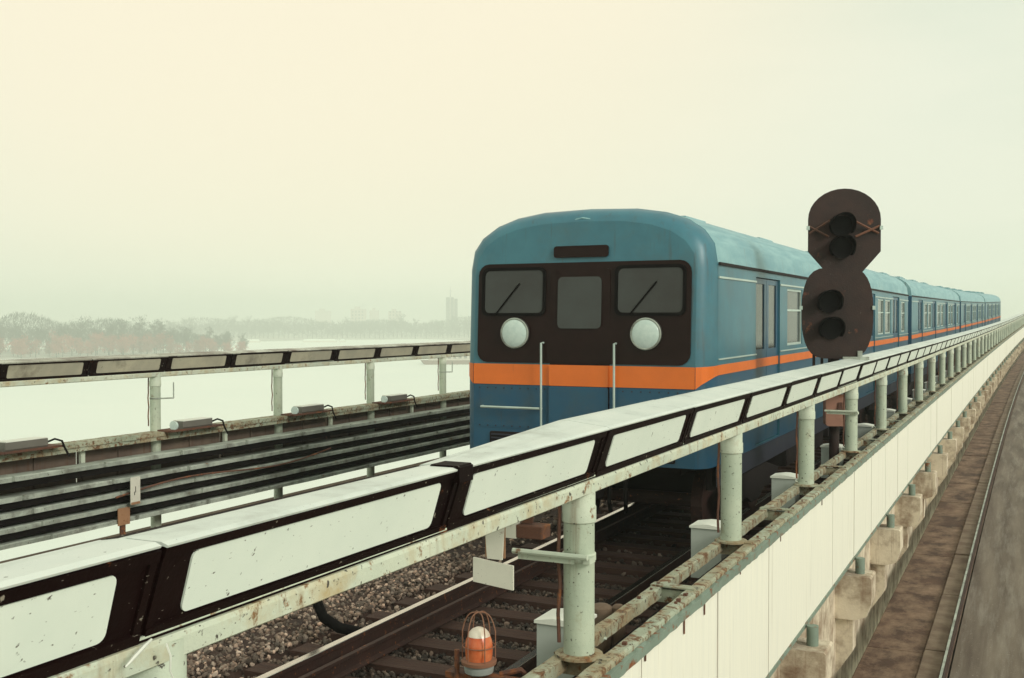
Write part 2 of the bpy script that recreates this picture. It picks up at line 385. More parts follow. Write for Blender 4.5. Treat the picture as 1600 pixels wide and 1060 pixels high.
# ballast stones (real little rocks)
rng = np.random.default_rng(5)
ph = (1+5**.5)/2
ico = np.array([(-1,ph,0),(1,ph,0),(-1,-ph,0),(1,-ph,0),(0,-1,ph),(0,1,ph),(0,-1,-ph),(0,1,-ph),(ph,0,-1),(ph,0,1),(-ph,0,-1),(-ph,0,1)])/1.9
icf = np.array([(0,11,5),(0,5,1),(0,1,7),(0,7,10),(0,10,11),(1,5,9),(5,11,4),(11,10,2),(10,7,6),(7,1,8),(3,9,4),(3,4,2),(3,2,6),(3,6,8),(3,8,9),(4,9,5),(2,4,11),(6,2,10),(8,6,7),(9,8,1)])
def stones(name, n, xr, yr, sz, matl):
    V = np.empty((n,12,3)); 
    x = rng.uniform(*xr, n); y = rng.uniform(*yr, n); s = rng.uniform(sz[0], sz[1], n)
    for i in range(n):
        q = rng.normal(size=(3,3)); q, _ = np.linalg.qr(q)
        V[i] = (ico * (s[i]*np.array([1, .8, .6]))* (1+rng.uniform(-.22,.22,(12,1)))) @ q
    crown = np.where(x > -5.5, -.238, -.172)
    V[:,:,0] += x[:,None]; V[:,:,1] += y[:,None]; V[:,:,2] += (crown+rng.uniform(-.02,.03,n))[:,None]
    F = (icf[None]+12*np.arange(n)[:,None,None]).reshape(-1,3)
    me = bpy.data.meshes.new(name); me.from_pydata(V.reshape(-1,3).tolist(), [], F.tolist())
    ca = me.color_attributes.new('tone','FLOAT_COLOR','POINT')
    tone = np.clip(rng.lognormal(-1.75,.65,n),.02,.62)*np.where(x > -5.35, .32, 1); warm = rng.uniform(.72,1,n)  # track stones darkened for shade under the train as well as brake dust
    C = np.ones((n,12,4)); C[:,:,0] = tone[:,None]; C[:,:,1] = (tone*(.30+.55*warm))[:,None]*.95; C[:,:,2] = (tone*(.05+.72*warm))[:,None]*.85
    ca.data.foreach_set('color', C.reshape(-1)); me.materials.append(matl)
    o = bpy.data.objects.new(name, me); COL.objects.link(o); return tag(o, kind='stuff')
ms_ = bpy.data.materials.new('ballast_stone'); ms_.use_nodes = True
at = ms_.node_tree.nodes.new('ShaderNodeVertexColor'); at.layer_name = 'tone'
pb = ms_.node_tree.nodes['Principled BSDF']; pb.inputs['Roughness'].default_value = .9
ms_.node_tree.links.new(at.outputs[0], pb.inputs['Base Color'])
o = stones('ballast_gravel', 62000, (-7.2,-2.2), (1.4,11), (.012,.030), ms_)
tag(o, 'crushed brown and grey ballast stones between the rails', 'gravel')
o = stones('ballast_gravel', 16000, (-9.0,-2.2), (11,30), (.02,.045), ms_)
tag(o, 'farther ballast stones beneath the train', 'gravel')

# ================================================================== BARRIERS
PITCHN, POSTN = 1.29, 2.58
def rrect(x0,x1,y0,y1,r,n=4):
    pts=[]
    for cx,cy,a0 in ((x1-r,y1-r,0),(x0+r,y1-r,90),(x0+r,y0+r,180),(x1-r,y0+r,270)):
        for i in range(n+1):
            a=R(a0+90*i/n); pts.append((cx+r*cos(a),cy+r*sin(a)))
    return pts
def barrier(label, X, y0, pitch, npan, posty, poststep, npost, near):
    t = thing('barrier', label, 'barrier', (0,0,0))
    ins = M['insert'] if near else M['insert_old']; cap = M['cap'] if near else M['cap_old']
    # profile of one panel, local x relative to X (face looks to +x, leaning out at the top)
    zt, zb = 2.082, 1.885
    xt, xb = .075, .01
    L = pitch
    b = MB()
    # body of the panel, slightly shorter than the pitch so that a joint shows
    prof = [(xt,zt),(xb,zb),(-.08,zb),(-.08,zt)]
    b.prism(prof, .008, L-.008)
    # raised lips top and bottom and at both ends (the insert sits between them)
    def face(u, v, d=0):   # u along y, v 0..1 up the face, d proud
        nx, nz = (zt-zb), -(xt-xb); l = math.hypot(nx,nz); nx/=l; nz/=l
        return (xb+(xt-xb)*v+nx*d, u, zb+(zt-zb)*v+nz*d)
    def strip(u0,u1,v0,v1,d0,d1,bb):
        vs=[face(u0,v0,d0),face(u1,v0,d0),face(u1,v1,d0),face(u0,v1,d0),face(u0,v0,d1),face(u1,v0,d1),face(u1,v1,d1),face(u0,v1,d1)]
        bb.add(vs,[(0,3,2,1),(4,5,6,7),(0,1,5,4),(1,2,6,5),(2,3,7,6),(3,0,4,7)])
    strip(.010,L-.010,.88,1.0,.0004,.010,b); strip(.010,L-.010,0.0,.115,.0004,.012,b)
    strip(.010,.030,.115,.88,.0004,.008,b); strip(L-.030,L-.010,.115,.88,.0004,.008,b)
    me_body = b.mesh('panel', M['dark'])
    b = MB()
    rr = rrect(.095,L-.095,.15,.85,.028)
    # corner radii are made in metres along and converted up the face
    H = math.hypot(zt-zb,xt-xb)
    rr = rrect(.108,L-.108,.15*H,.86*H,.020)
    n=len(rr)
    sl = -.012
    def ff(p,d):
        u=p[0]+ (p[1]/H-.5)*sl
        return face(u,p[1]/H,d)
    b.add([ff(p,.0005) for p in rr]+[ff(p,.0055) for p in rr],[tuple(range(n))[::-1],tuple(range(n,2*n))]+[(i,(i+1)%n,n+(i+1)%n,n+i) for i in range(n)])
    me_ins = b.mesh('panel_insert', ins)
    b = MB()
    cw = .092 if near else .30
    if near: capp = [(xt+.011,zt-.001),(xt+.014,zt+.004),(xt-.004,zt+.010),(-.02,zt+.010),(-cw+.02,zt+.001),(-cw,zt-.010),(-cw,zt-.022),(-.079,zt-.022),(-.079,zt+.001),(xt+.002,zt+.001)]
    else: capp = [(xt+.012,zt-.012),(xt+.016,zt+.000),(xt-.01,zt+.010),(-cw*.5,zt+.024),(-cw,zt+.018),(-cw,zt+.002),(xt+.002,zt+.001)]
    b.prism(capp, .004, L-.004)
    me_cap = b.mesh('cap_sheet', cap); me_cap2 = me_cap
    if near:
        b = MB(); b.prism([(xt+.011,zt-.001),(xt+.014,zt+.004),(xt-.002,zt+.012),(-.02,zt+.022),(-.10,zt+.032),(-.145,zt+.030),(-.155,zt+.018),(-.145,zt+.014),(-.079,zt+.012),(xt+.002,zt+.001)], .003, L-.003)
        me_cap2 = b.mesh('cap_sheet', cap)
        # first wide piece tapers from the narrow profile to the wide one
        pa = [(xt+.011,zt-.001),(xt+.014,zt+.004),(xt-.004,zt+.010),(-.02,zt+.011),(-.07,zt+.004),(-cw,zt-.008),(-cw-.004,zt-.014),(-cw,zt-.018),(-.079,zt-.004),(xt+.002,zt+.001)]
        pz = [(xt+.011,zt-.001),(xt+.014,zt+.004),(xt-.002,zt+.012),(-.02,zt+.022),(-.10,zt+.032),(-.145,zt+.030),(-.155,zt+.018),(-.145,zt+.014),(-.079,zt+.012),(xt+.002,zt+.001)]
        b = MB(); m_ = 10
        b.add([(x,.003,z) for x,z in pa]+[(x,L-.003,z) for x,z in pz],[(i,(i+1)%m_,m_+(i+1)%m_,m_+i) for i in range(m_)]+[tuple(range(m_))[::-1],tuple(range(m_,2*m_))])
        me_cap3 = b.mesh('cap_sheet', cap)
    b = MB()
    b.box(xt-.005,xt+.018,-.045,.045,zt-.04,zt+.008); b.prism([(-.012,zt+.006),(xt+.016,zt+.006),(xt+.010,zt+.013),(-.006,zt+.0135)],-.045,.045)
    me_cov = b.mesh('joint_cover', M['dark'])
    b = MB(); b.box(-.07,.012,-.012,.012,zb+.003,zt-.004); me_rib = b.mesh('joint_rib', M['dark'])
    random.seed(5)
    for k in range(npan):
        y = y0 + pitch*k; p = W(X, y, 0); a, e = yawpitch(y)
        jig = (random.uniform(-.004,.004), 0, random.uniform(-.003,.003))
        q = inst('panel', me_body, t, Vector(p)+Vector(jig), (e+random.uniform(-.002,.002),0,a))
        inst('insert', me_ins, q)
        inst('joint_rib', me_rib, t, p, (e,0,a))
        inst('cap_sheet', me_cap if y < 2.9 else (me_cap3 if near and y < 3.1 else me_cap2), t, (p[0]+random.uniform(-.003,.003),p[1],p[2]+random.uniform(-.001,.002)), (e+random.uniform(-.0015,.0015),0,a+random.uniform(-.002,.002)))
        if near and abs(y-2.96) < .1:
            inst('joint_cover', me_cov, t, p, (e,0,a))
    # pale bottom rail (an angle with a rolled lower lip)
    ys = [y0 + .645*i for i in range(int(npan*2))]
    b = MB(); b.sweep([(X-.10,1.862),(X-.10,1.880),(X+.030,1.880),(X+.034,1.868),(X+.034,1.828),(X+.020,1.820),(X+.012,1.832),(X+.012,1.862)], ys)
    b.build('bottom_rail', M['pale_rail'], t)
    b = MB(); b.sweep([(X-.02,1.881),(X+.022,1.881),(X+.022,1.8845),(X-.02,1.8845)], ys); b.build('dark_gap_strip', M['dark'], t)  # dark strip stands in for the shaded gap beneath the panels
    b = MB(); b.sweep([(X+.014,1.886),(X+.021,1.886),(X+.021,1.892),(X+.014,1.892)], ys); b.build('seam_rod', M['pale'], t)
    # posts
    foot = 1.14 if near else -.12
    b = MB()
    b.lathe([(.065,foot),(.065,1.70)], 24, c=(-.03,0,0)); me_post = b.mesh('post', M['pale_clean'], True)
    b = MB(); b.lathe([(.0665,1.70),(.072,1.705),(.072,1.765),(.068,1.772),(.068,1.865)], 24, c=(-.03,0,0)); me_col = b.mesh('post_collar', M['pale'], True)
    b = MB(); b.lathe([(.10,foot),(.10,foot+.012),(.07,foot+.016)], 20, c=(-.03,0,0)); me_fl = b.mesh('base_flange', M['kerb'], True)
    b = MB()
    pts=[(-.085,-.045,1.86)]+[(-.10+.004*sin(i*1.3),-.048+.004*cos(i*2.1),1.80-i*.06) for i in range(11)]
    b.tube(pts,.008,6); me_cb = b.mesh('post_cable', M['rust'], True)
    b = MB(); b.lathe([(.068,0),(.071,.004),(.071,.03),(.068,.034)],24,c=(-.03,0,0)); b.box(-.27,-.02,-.088,-.072,.0,.03); b.box(.02,.05,-.085,-.02,.004,.028)
    b.tube([(-.29,-.095,.034),(.045,-.095,.034)],.012,8); me_cl = b.mesh('clamp_arm', M['pale'])
    b = MB(); b.lathe([(.067,0),(.070,.004),(.070,.018),(.067,.02)],20,c=(-.03,0,0)); b.tube([(.03,0,.01),(.03,.26,.0)],.010,6); b.tube([(.03,.26,0),(.03,.26,.20)],.008,6); me_hk = b.mesh('hook_clamp', M['tray'])
    for k in range(npost):
        y = posty + poststep*k + (.14 if near and k == 1 else 0); p = W(X, y, 0); a, e = yawpitch(y)
        q = inst('post', me_post, t, p, (e,0,a))
        inst('post_collar', me_col, q); inst('base_flange', me_fl, q); inst('post_cable', me_cb, q)
        if near and k in (2,5): inst('clamp_arm', me_cl, q, (0,0,1.54))
        if not near and k in (2,5): inst('hook_clamp', me_hk, q, (0,0,1.54))
    return t
# near: joints at 1.67+1.29k, posts at 4.2+2.58k
barrier('near barrier with white plates in a dark frame on pale round posts', -1.65, 1.67-1.29*3, 1.29, 112, 4.2-2.58*2, 2.58, 52, True)
barrier('far left barrier with yellowed plates in a dark frame before the frozen river', LX, 10.57-1.24*8, 1.24, 112, 10.46-2.48*2, 2.48, 52, False)

t = thing('loose_strap', 'pale loose strap hanging from the first joint of the near barrier', 'strap', (-1.60,1.62,1.84))
b = MB(); b.tube([(.02,-.04,.025),(.024,-.02,.04),(.02,.01,.052),(.01,.04,.056)],[.002,.0045,.0045,.003],6); b.tube([(.03,.06,.045),(.04,.062,.02),(.04,.06,-.01),(.04,.07,-.03)],.0022,5); b.build('strap', M['box_top'], t, smooth=True)
# kerb rails, cream wall panels and their trim (near side)
t = thing('deck_edge_wall', 'long cream sheet wall with rusty twin kerb rails along the deck edge', 'wall')
def rough_sweep(prof, y0, y1, st, amp, seed, name, m, par):
    rnd = random.Random(seed); b = MB(); ys=[]; y=y0
    while y<y1: ys.append(y); y+=st*(1 if y<16 else 4)
    n=len(prof); vs=[]
    for y in ys:
        for a,c in prof:
            p=W(a+rnd.uniform(-amp,amp),y,c+rnd.uniform(-amp,amp)); vs.append(p)
    fs=[(k*n+i,k*n+(i+1)%n,(k+1)*n+(i+1)%n,(k+1)*n+i) for k in range(len(ys)-1) for i in range(n)]
    fs+=[tuple(range(n))[::-1],tuple(range((len(ys)-1)*n,len(ys)*n))]
    b.add(vs,fs); return b.build(name,m,par)
rough_sweep([(-1.780,1.085),(-1.722,1.085),(-1.722,1.138),(-1.730,1.142),(-1.775,1.142),(-1.780,1.136)], -2, 140, .09, .0022, 1, 'kerb_rail', M['kerb'], t)
rough_sweep([(-1.592,1.085),(-1.520,1.085),(-1.520,1.136),(-1.530,1.142),(-1.586,1.142),(-1.592,1.136)], -2, 140, .09, .0022, 2, 'kerb_rail', M['kerb'], t)
rough_sweep([(-1.519,1.075),(-1.500,1.070),(-1.498,1.118),(-1.519,1.120)], -2, 140, .06, .003, 3, 'edge_angle', M['wall_edge'], t)
mb = MB(); mb.sweep([(-1.77,.96),(-1.53,.96),(-1.53,.99),(-1.77,.99)], YS); mb.build('kerb_channel', M['cable'], t)
mb = MB()
b = MB(); b.box(-.095,.095,-.02,.02,1.06,1.128); b.box(-.12,.12,-.035,.035,1.1425,1.150); me_cross = b.mesh('cross_plate', M['kerb'])
for k in range(100):
    y = 4.2-2.58*2 + 1.29*k; p = W(-1.66,y,0); a,e = yawpitch(y)
    inst('cross_plate', me_cross, t, p, (e,0,a+random.uniform(-.05,.05)))
b = MB(); b.box(-.012,.006,.010,1.280,.235,1.078); me_wp = b.mesh('wall_panel', M['wall'])
b = MB(); b.box(.0062,.0085,.10,1.19,.245,1.060); 
b2 = MB(); b2.box(-.02,.016,0,1.29,.205,.234); me_sill = b2.mesh('bottom_sill', M['wall_edge'])
b = MB(); b.box(-.010,-.002,-.012,.012,.236,1.07); me_gap = b.mesh('joint_strip', M['rust'])
random.seed(9)
for k in range(104):
    y = 5.80-1.29*6 + 1.29*k; p = W(-1.515,y,0); a,e = yawpitch(y)
    inst('wall_panel', me_wp, t, (p[0]+random.uniform(-.0025,.0025),p[1],p[2]), (e,0,a+random.uniform(-.002,.002)))
    inst('bottom_sill', me_sill, t, p, (e,0,a)); inst('joint_strip', me_gap, t, p, (e,0,a))
b = MB(); b.box(0,.004,-.007,.007,-.075,0); me_drip = b.mesh('rust_drip', M['rust'])
for y, l in ((5.15,1.0),(5.52,.95),(4.55,.5),(7.45,.6),(9.1,.7),(6.3,.35)):
    inst('hanging_strip', me_drip, t, W(-1.5075,y,1.078), sc=(1,1,l))
# inner face support behind cream wall so the deck reads closed
mb = MB(); mb.sweep([(-1.70,.14),(-1.66,.14),(-1.66,1.04),(-1.70,1.04)], YS); mb.build('backing_plate', M['wall_back'], t)

# left side: kerb beam, brown panel backs, cable trays
t = thing('left_edge_wall', 'rusty kerb beam and brown panels behind the left barrier posts', 'wall')
rough_sweep([(LX-.05,1.085),(LX+.14,1.085),(LX+.14,1.136),(LX-.05,1.142)], 0, 140, .12, .002, 4, 'kerb_rail', M['kerb'], t)
mb = MB(); mb.sweep([(LX+.03,1.035),(LX+.125,1.035),(LX+.125,1.083),(LX+.03,1.083)], YS); mb.build('kerb_channel', M['kerb'], t)
b = MB(); b.box(-.05,-.03,.012,1.228,.18,1.034); b.box(-.030,-.008,.06,.10,.2,1.034); b.box(-.030,-.008,.62,.65,.2,1.034); me_bp = b.mesh('brown_panel', M['wall_back'])
b = MB(); b.box(-.008,.03,-.03,.03,.75,1.034); me_bs = b.mesh('stiffener', M['pale'])
for k in range(108):
    y = 10.46-1.24*8+1.24*k; p = W(LX-.02,y,0); a,e = yawpitch(y)
    inst('brown_panel', me_bp, t, p, (e,0,a))
    if k%2: inst('stiffener', me_bs, t, (p[0]+.04,p[1],p[2]), (e,0,a))
random.seed(21)
shelf_z = [.90,.69,.53,.375,.215]
t = thing('cable_rack', 'five long shelves of dark cables along the left deck edge', 'cable rack')
for i, z in enumerate(shelf_z):
    x = LX+.38
    rough_sweep([(x-.28,z-.020),(x+.015,z-.040),(x+.03,z-.040),(x+.032,z+.004),(x+.02,z+.012),(x-.28,z-.006)], 0, 130, .5, .004, 30+i, 'shelf', M['tray'], t)
    b = MB()
    if i == 4: continue
    for j in range(4 if i else 2):
        rr = random.uniform(.016,.024); pts=[]
        ph1 = random.uniform(0,6)
        for q in range(66):
            yy = 2*q
            pts.append(W(x-.02-.055*j+.01*sin(yy*.7+ph1), yy, z-.045-.012*j+.012*sin(yy*1.1+ph1*2)))
        b.tube(pts, rr, 6)
    b.sweep([(x-.24,z-.12),(x-.02,z-.12),(x-.0,z-.03),(x-.24,z-.022)], YS)
    b.build('cable_bundle', M['cable'], t)
b = MB(); b.box(-.06,.02,-.02,.02,-.035,0); b.box(.0,.035,-.012,.012,-.03,.02); me_clip=b.mesh('clip', M['tray'])
b = MB(); b.prism([(-.02,-.03),(-.3,-.03),(-.3,-.10),(-.18,-.085)], -.16,.16); me_arm=b.mesh('shelf_arm', M['cable'])
for i, z in enumerate(shelf_z):
    for k in range(44):
        y = 3.0+1.24*k+.12*i; p = W(LX+.405,y,z); a,e=yawpitch(y)
        if k<26: inst('clip', me_clip, t, p, (e,0,a))
        if i in (0,4): inst('shelf_arm', me_arm, t, (p[0],p[1]+.4,p[2]), (e,0,a))
# the drooping loose cable in front of the rack
t = thing('loose_cable', 'thin loose cable drooping across the middle cable shelves', 'cable')
b = MB(); pts=[(LX+.47, 9.3+ i*.25, .50+.06*sin(i*.38)+.006*i) for i in range(18)]; b.tube([W(*p) for p in pts], .012, 6); b.build('cable', M['rust'], t, smooth=True)

# ================================================================== SMALL THINGS AT THE LEFT
flo = []
def floodlight(y, label):
    t = thing('floodlight', label, 'floodlight', W(LX+.13,y,1.145), 0, 'small floodlights on the left kerb')
    b = MB(); b.prism([(-.05,.010),(.10,.010),(.115,.03),(.115,.105),(-.05,.105)], -.0, .55); b.build('housing', M['fix'], t)
    b = MB(); b.box(-.052,.118,.01,.54,.106,.115); b.build('lid', M['box_top'], t)
    b = MB(); b.lathe([(.03,0),(.055,.02),(.06,.05),(.0605,.055)],14); o=b.build('lamp', M['lamp_lit'], t, smooth=True, loc=(.06,-.06,.06)); o.rotation_euler=(R(90),0,0)
    b = MB(); b.box(-.12,.13,-.22,.75,-.012,.012); b.build('bracket', M['rust'], t)
    b = MB(); b.tube([(.1,.55,.06),(.14,.62,.09),(.16,.70,.06),(.14,.76,-.03),(.16,.80,-.12)],.012,6); b.build('cable_tail', M['cable'], t, smooth=True)
for y, lab in ((8.0,'small grey floodlight on the rusty kerb at the far left edge'),(10.65,'small floodlight beside the first left post in view'),(13.15,'small floodlight beside the second left post'),(15.6,'small floodlight beside the third left post')):
    floodlight(y, lab)
t = thing('marker_plate', 'white plate clipped in front of the middle cable shelves', 'plate', W(LX+.52,9.55,.55))
b = MB(); b.prism(rrect(-.075,.075,-.16,.16,.015), -.004, .004, axis='x'); b.v=[(v[0],v[1],v[2]) for v in b.v]; b.build('plate', M['white_sign'], t)
b = MB(); b.box(.0045,.007,-.004,.004,-.02,.05); b.box(.0045,.007,-.020,-.012,-.05,-.01); b.build('black_mark', M['black'], t)
b = MB(); b.box(.0045,.007,-.07,.07,-.158,-.13); b.build('rust_edge', M['orange_sign'], t)
b = MB(); b.box(-.05,-.0045,-.012,.012,-.06,.06); b.build('clip', M['rust'], t)
t = thing('post_marker', 'rusty tan square plate on a short dark stake by the ledge', 'marker', W(LX+.44,9.45,-.10))
b = MB(); b.box(-.006,.006,-.09,.09,.26,.46); b.build('plate', M['orange_sign'], t)
b = MB(); b.box(-.035,-.008,-.035,.035,-.05,.40); b.box(-.05,-.008,.02,.06,-.02,.12); b.build('stake', M['rust'], t)
# dark equipment frame on the ledge just in front of the train
t = thing('equipment_frame', 'dark steel equipment frame standing on the ledge before the train', 'frame', W(LX+.62,18.2,-.28))
for yy in (0,.75,1.5,2.4):
    b = MB(); b.box(-.04,.04,yy-.05,yy+.05,0,.60); b.build('upright', M['cable'], t)
b = MB(); b.box(-.05,.05,-.1,2.6,.14,.22); b.box(-.05,.05,-.1,2.6,.45,.50); b.build('crossbar', M['cable'], t)
b = MB(); b.box(.051,.06,-.55,-.30,.22,.46); b.build('number_plate', M['white_sign'], t)

# ================================================================== SMALL THINGS BY THE NEAR POSTS
b = MB(); b.box(-.105,.105,-.10,.10,-.34,.0); me_jb = b.mesh('box_body', M['box_grey'])
b = MB(); b.box(-.115,.115,-.11,.11,.001,.014); b.prism([(-.115,.0145),(.115,.0145),(.02,.03),(-.02,.03)],-.11,.11); me_jl = b.mesh('box_lid', M['box_top'])
b = MB(); b.tube([(.10,-.12,-.1),(.14,-.16,.02),(.20,-.14,-.02),(.24,-.1,-.03)],.008,5); b.tube([(.08,-.14,-.14),(.13,-.2,.0),(.18,-.2,-.03)],.008,5); me_jc=b.mesh('wires', M['pale'], True)
far_box = 'pale junction box behind a distant barrier post'
labs = {3:'small pale junction box behind the fourth post, right of the reddish relay box',0:'pale junction box behind the nearest post in view',1:'pale junction box behind the second post in view',2:'pale junction box behind the third post in view'}
for k in range(22):
    y = 4.2+2.58*k+.52; p=W(-1.955,y,1.125); a,e=yawpitch(y)
    t = thing('junction_box', labs.get(k,'pale junction box behind a distant barrier post'), 'junction box', p, a, 'junction boxes behind the near posts', e)
    inst('box_body', me_jb, t); inst('box_lid', me_jl, t)
    if k<5: inst('wires', me_jc, t)

# caged red beacon lamp
t = thing('beacon_lamp', 'red glass beacon lamp in a rusty wire cage', 'lamp', (-2.0,3.91,1.125))
gp = [(.052,.04),(.056,.06),(.057,.09),(.054,.115),(.046,.135)]
b = MB(); b.lathe(gp,20); b.build('red_globe', M['beacon_glass'], t, smooth=True)
b = MB(); b.lathe([(.0465,.1355),(.040,.150),(.028,.162),(.012,.169),(.001,.170)],20); b.build('globe_top', M['beacon_top'], t, smooth=True)
b = MB(); b.lathe([(.045,-.02),(.058,-.012),(.062,.01),(.052,.018)],20); b.build('base', M['beacon_base'], t, smooth=True)
b = MB(); b.lathe([(.06,.019),(.071,.022),(.073,.036),(.066,.0395)],20); b.build('collar', M['beacon_wire'], t, smooth=True)
b = MB()
for kk in range(3):
    a = pi*kk/3+.3
    pts=[]
    for i in range(17):
        u = i/16*2-1
        r_ = .068*math.copysign(min(1,abs(u)*1.35)**.8,u); zz = .04+ (.19*(1-abs(u)**3.2))
        pts.append((r_*cos(a), r_*sin(a), zz))
    b.tube(pts,.0026,5)
b.tube([(.066*cos(i*pi/12),.066*sin(i*pi/12),.095) for i in range(25)],.0024,5)
b.build('wire_cage', M['beacon_wire'], t, smooth=True)
b = MB(); b.box(-.14,.22,-.03,.03,-.045,-.021); b.tube([(-.085,-.03,-.09),(-.085,-.03,.075)],.011,7); b.tube([(.08,.03,-.02),(.16,.06,-.0),(.2,.1,-.06)],.012,6); b.build('mounting_bracket', M['rust'], t)

# T-shaped white hanging sign
t = thing('hanging_sign', 'white T shaped sign hanging upside down under the near barrier', 'sign', (-1.90,3.84,1.54))
b = MB(); b.prism([(-.045,.30),(.055,.30),(.040,.055),(-.026,.055)], -.004,.004); b.build('stem_plate', M['white_sign'], t)
b = MB(); b.prism([(-.088,.0545),(.088,.036),(.088,-.060),(-.088,-.042)], -.005,.005); b.build('cross_plate', M['white_sign'], t)
b = MB(); b.box(-.038,.048,.005,.012,.06,.30); b.build('rusty_backing', M['orange_sign'], t)
b = MB(); b.box(-.02,.02,-.02,.02,.30,.34); b.box(-.02,.26,-.02,.02,.32,.345); b.build('hanger', M['rust'], t)
t = thing('rusty_box', 'small rusty orange tin box behind the T shaped sign', 'box', (-2.08,4.55,1.54))
b = MB(); b.box(-.10,.10,-.05,.05,0,.06); b.build('body', M['rust'], t, bevel=.006)
b = MB(); b.box(-.105,-.03,-.055,.052,-.002,.064); b.build('white_end', M['white_sign'], t)
b = MB(); b.box(-.03,.03,-.01,.01,.064,.25); b.build('hanger', M['rust'], t)
# mushroom-like insulator beside the kerb
t = thing('insulator_cap', 'lumpy pale stone like insulator behind the kerb rail', 'insulator', (-1.90,5.05,1.00))
b = MB(); b.lathe([(.05,-.12),(.055,.02),(.06,.09),(.055,.115),(.035,.128),(.012,.131)],14); b.build('cap', M['walk2'], t, smooth=True)
b = MB(); b.lathe([(.034,-.12),(.036,.06),(.034,.115),(.02,.128),(.008,.130)],12,c=(.078,.03,0)); b.build('side_cap', M['walk2'], t, smooth=True)
# clutter of bolts on the kerb
random.seed(4)
b = MB()
for i in range(34):
    x = random.choice((-1.75,-1.555)); y = random.uniform(1.8,14)
    s = random.uniform(.005,.010); z=1.142
    b.box(x-s,x+s,y-s,y+s,z-.004,z+s*1.4,tf=lambda *q: W(*q))
o = b.build('kerb_bolts', M['rust'], None); tag(o,'rusty bolt heads and scraps scattered along the kerb rails','bolts',kind='stuff')
# heavy black hose curling on the ballast
t = thing('bent_hose', 'thick black hose bending onto the ballast by the bright rail', 'hose', (-5.22,7.35,-.08))
b = MB(); b.tube([(-.35,.35,.75),(-.30,.32,.45),(-.24,.27,.24),(-.12,.22,.11),(.05,.20,.05),(.24,.22,.03)],.045,10); b.build('hose', M['black'], t, smooth=True)

# ================================================================== SIGNAL
sx, sy = -1.855, 12.3
t = thing('railway_signal', 'tall dark rusty two disc railway signal with black hoods', 'signal', W(sx,sy,0), R(21))
def oct_(w_,h_,cx,cz,cut,top_round):
    pts=[]
    for i in range(17):
        a = pi*i/16; pts.append((cx+w_*cos(a), cz+(h_-w_*.86)+w_*.86*sin(a)))
    pts += [(cx-w_, cz-h_+cut*1.15),(cx-w_+cut,cz-h_),(cx+w_-cut,cz-h_),(cx+w_,cz-h_+cut*1.15)]
    return pts
b = MB(); b.prism(oct_(.388,.47,.04,3.50,.22,1), -.012,.012); b.build('upper_backplate', M['signal'], t)
lo=[]
for i in range(32):
    a=2*pi*i/32+.05; rx=.385; rz=.50
    c_,s_=cos(a),sin(a)
    lo.append((-.035+rx*math.copysign(abs(c_)**.48,c_), 2.61+rz*math.copysign(abs(s_)**.88,s_)))
b = MB(); b.prism(lo, -.030,-.0125); b.build('lower_backplate', M['signal'], t)
def lamp(x,z,lab=None):
    # a hood: 300-degree tube pointing to the viewer, with a dark lens behind
    R0=.130; vs=[];n=20; ang=[R(-40)+R(260)*i/n for i in range(n+1)]
    for yy,rr in ((-.035,R0),(-.26,R0*1.02),(-.26,R0*.95),(-.035,R0*.93)):
        for k,a in enumerate(ang):
            y2 = yy
            if yy<-.1: y2 = yy+ .10*(1-max(0,sin(a)))
            vs.append((x+rr*cos(a), y2, z+rr*sin(a)))
    m_=n+1; fs=[]
    for j in range(4):
        for k in range(n): fs.append((j*m_+k,j*m_+k+1,((j+1)%4)*m_+k+1,((j+1)%4)*m_+k))
    fs += [(0,m_,2*m_,3*m_),(n,m_+n,2*m_+n,3*m_+n)]
    b=MB(); b.add(vs,fs); h=b.build('lens_hood', M['black'], t, smooth=True)
    b=MB(); b.prism([(x+.115*cos(2*pi*i/20),z+.115*sin(2*pi*i/20)) for i in range(20)],-.060,-.032); b.build('lens', M['lens_dark'], h)
lamp(.0,3.56); lamp(.0,3.32); lamp(-.13,2.73); lamp(-.11,2.44)
b = MB(); b.prism(rrect(-.15,.13,3.16,3.70,.08), .013,.22); b.build('lamp_case', M['black'], t)
b = MB(); b.prism(rrect(-.27,.03,2.28,2.86,.08), .013,.20); b.build('lamp_case', M['black'], t)
for x0,z0,x1,z1 in ((-.345,3.56,-.14,3.44),(.41,3.56,.14,3.44),(-.345,3.48,-.13,3.62),(.40,3.48,.15,3.60)):
    b = MB(); b.tube([(x0,-.025,z0),(x1,-.08,z1)],.013,6); b.build('brace', M['rust'], t)
for x0,z0 in ((-.352,3.53),(.43,3.53),(-.425,2.66),(.355,2.66)):
    b = MB(); b.box(x0-.02,x0+.012,-.05,-.031,z0-.012,z0+.03); b.build('clip', M['trim'], t)
b = MB(); b.lathe([(.055,.0),(.055,2.2)],14,c=(-.04,.08,0)); b.build('mast', M['signal'], t, smooth=True)
b = MB(); b.box(-.11,-.085,.06,.09,2.0,2.3); b.box(-.19,-.165,.06,.09,2.0,2.35); b.box(-.28,-.255,.05,.08,1.9,2.35); b.build('support_strap', M['signal'], t)
b = MB(); b.box(.02,.30,-.06,.0,2.10,2.135); b.box(.18,.23,-.05,-.02,2.135,2.20); b.build('bracket', M['tray'], t)
b = MB(); b.prism(rrect(-.17,.13,1.38,1.72,.035), -.10,.04); b.build('relay_box', M['salmon'], t)
b = MB(); b.prism([(-.02+.026*cos(2*pi*i/12),1.57+.026*sin(2*pi*i/12)) for i in range(12)],-.125,-.1005); b.box(-.035,.005,-.118,-.1005,1.57,1.64); b.build('box_latch', M['rust'], t)

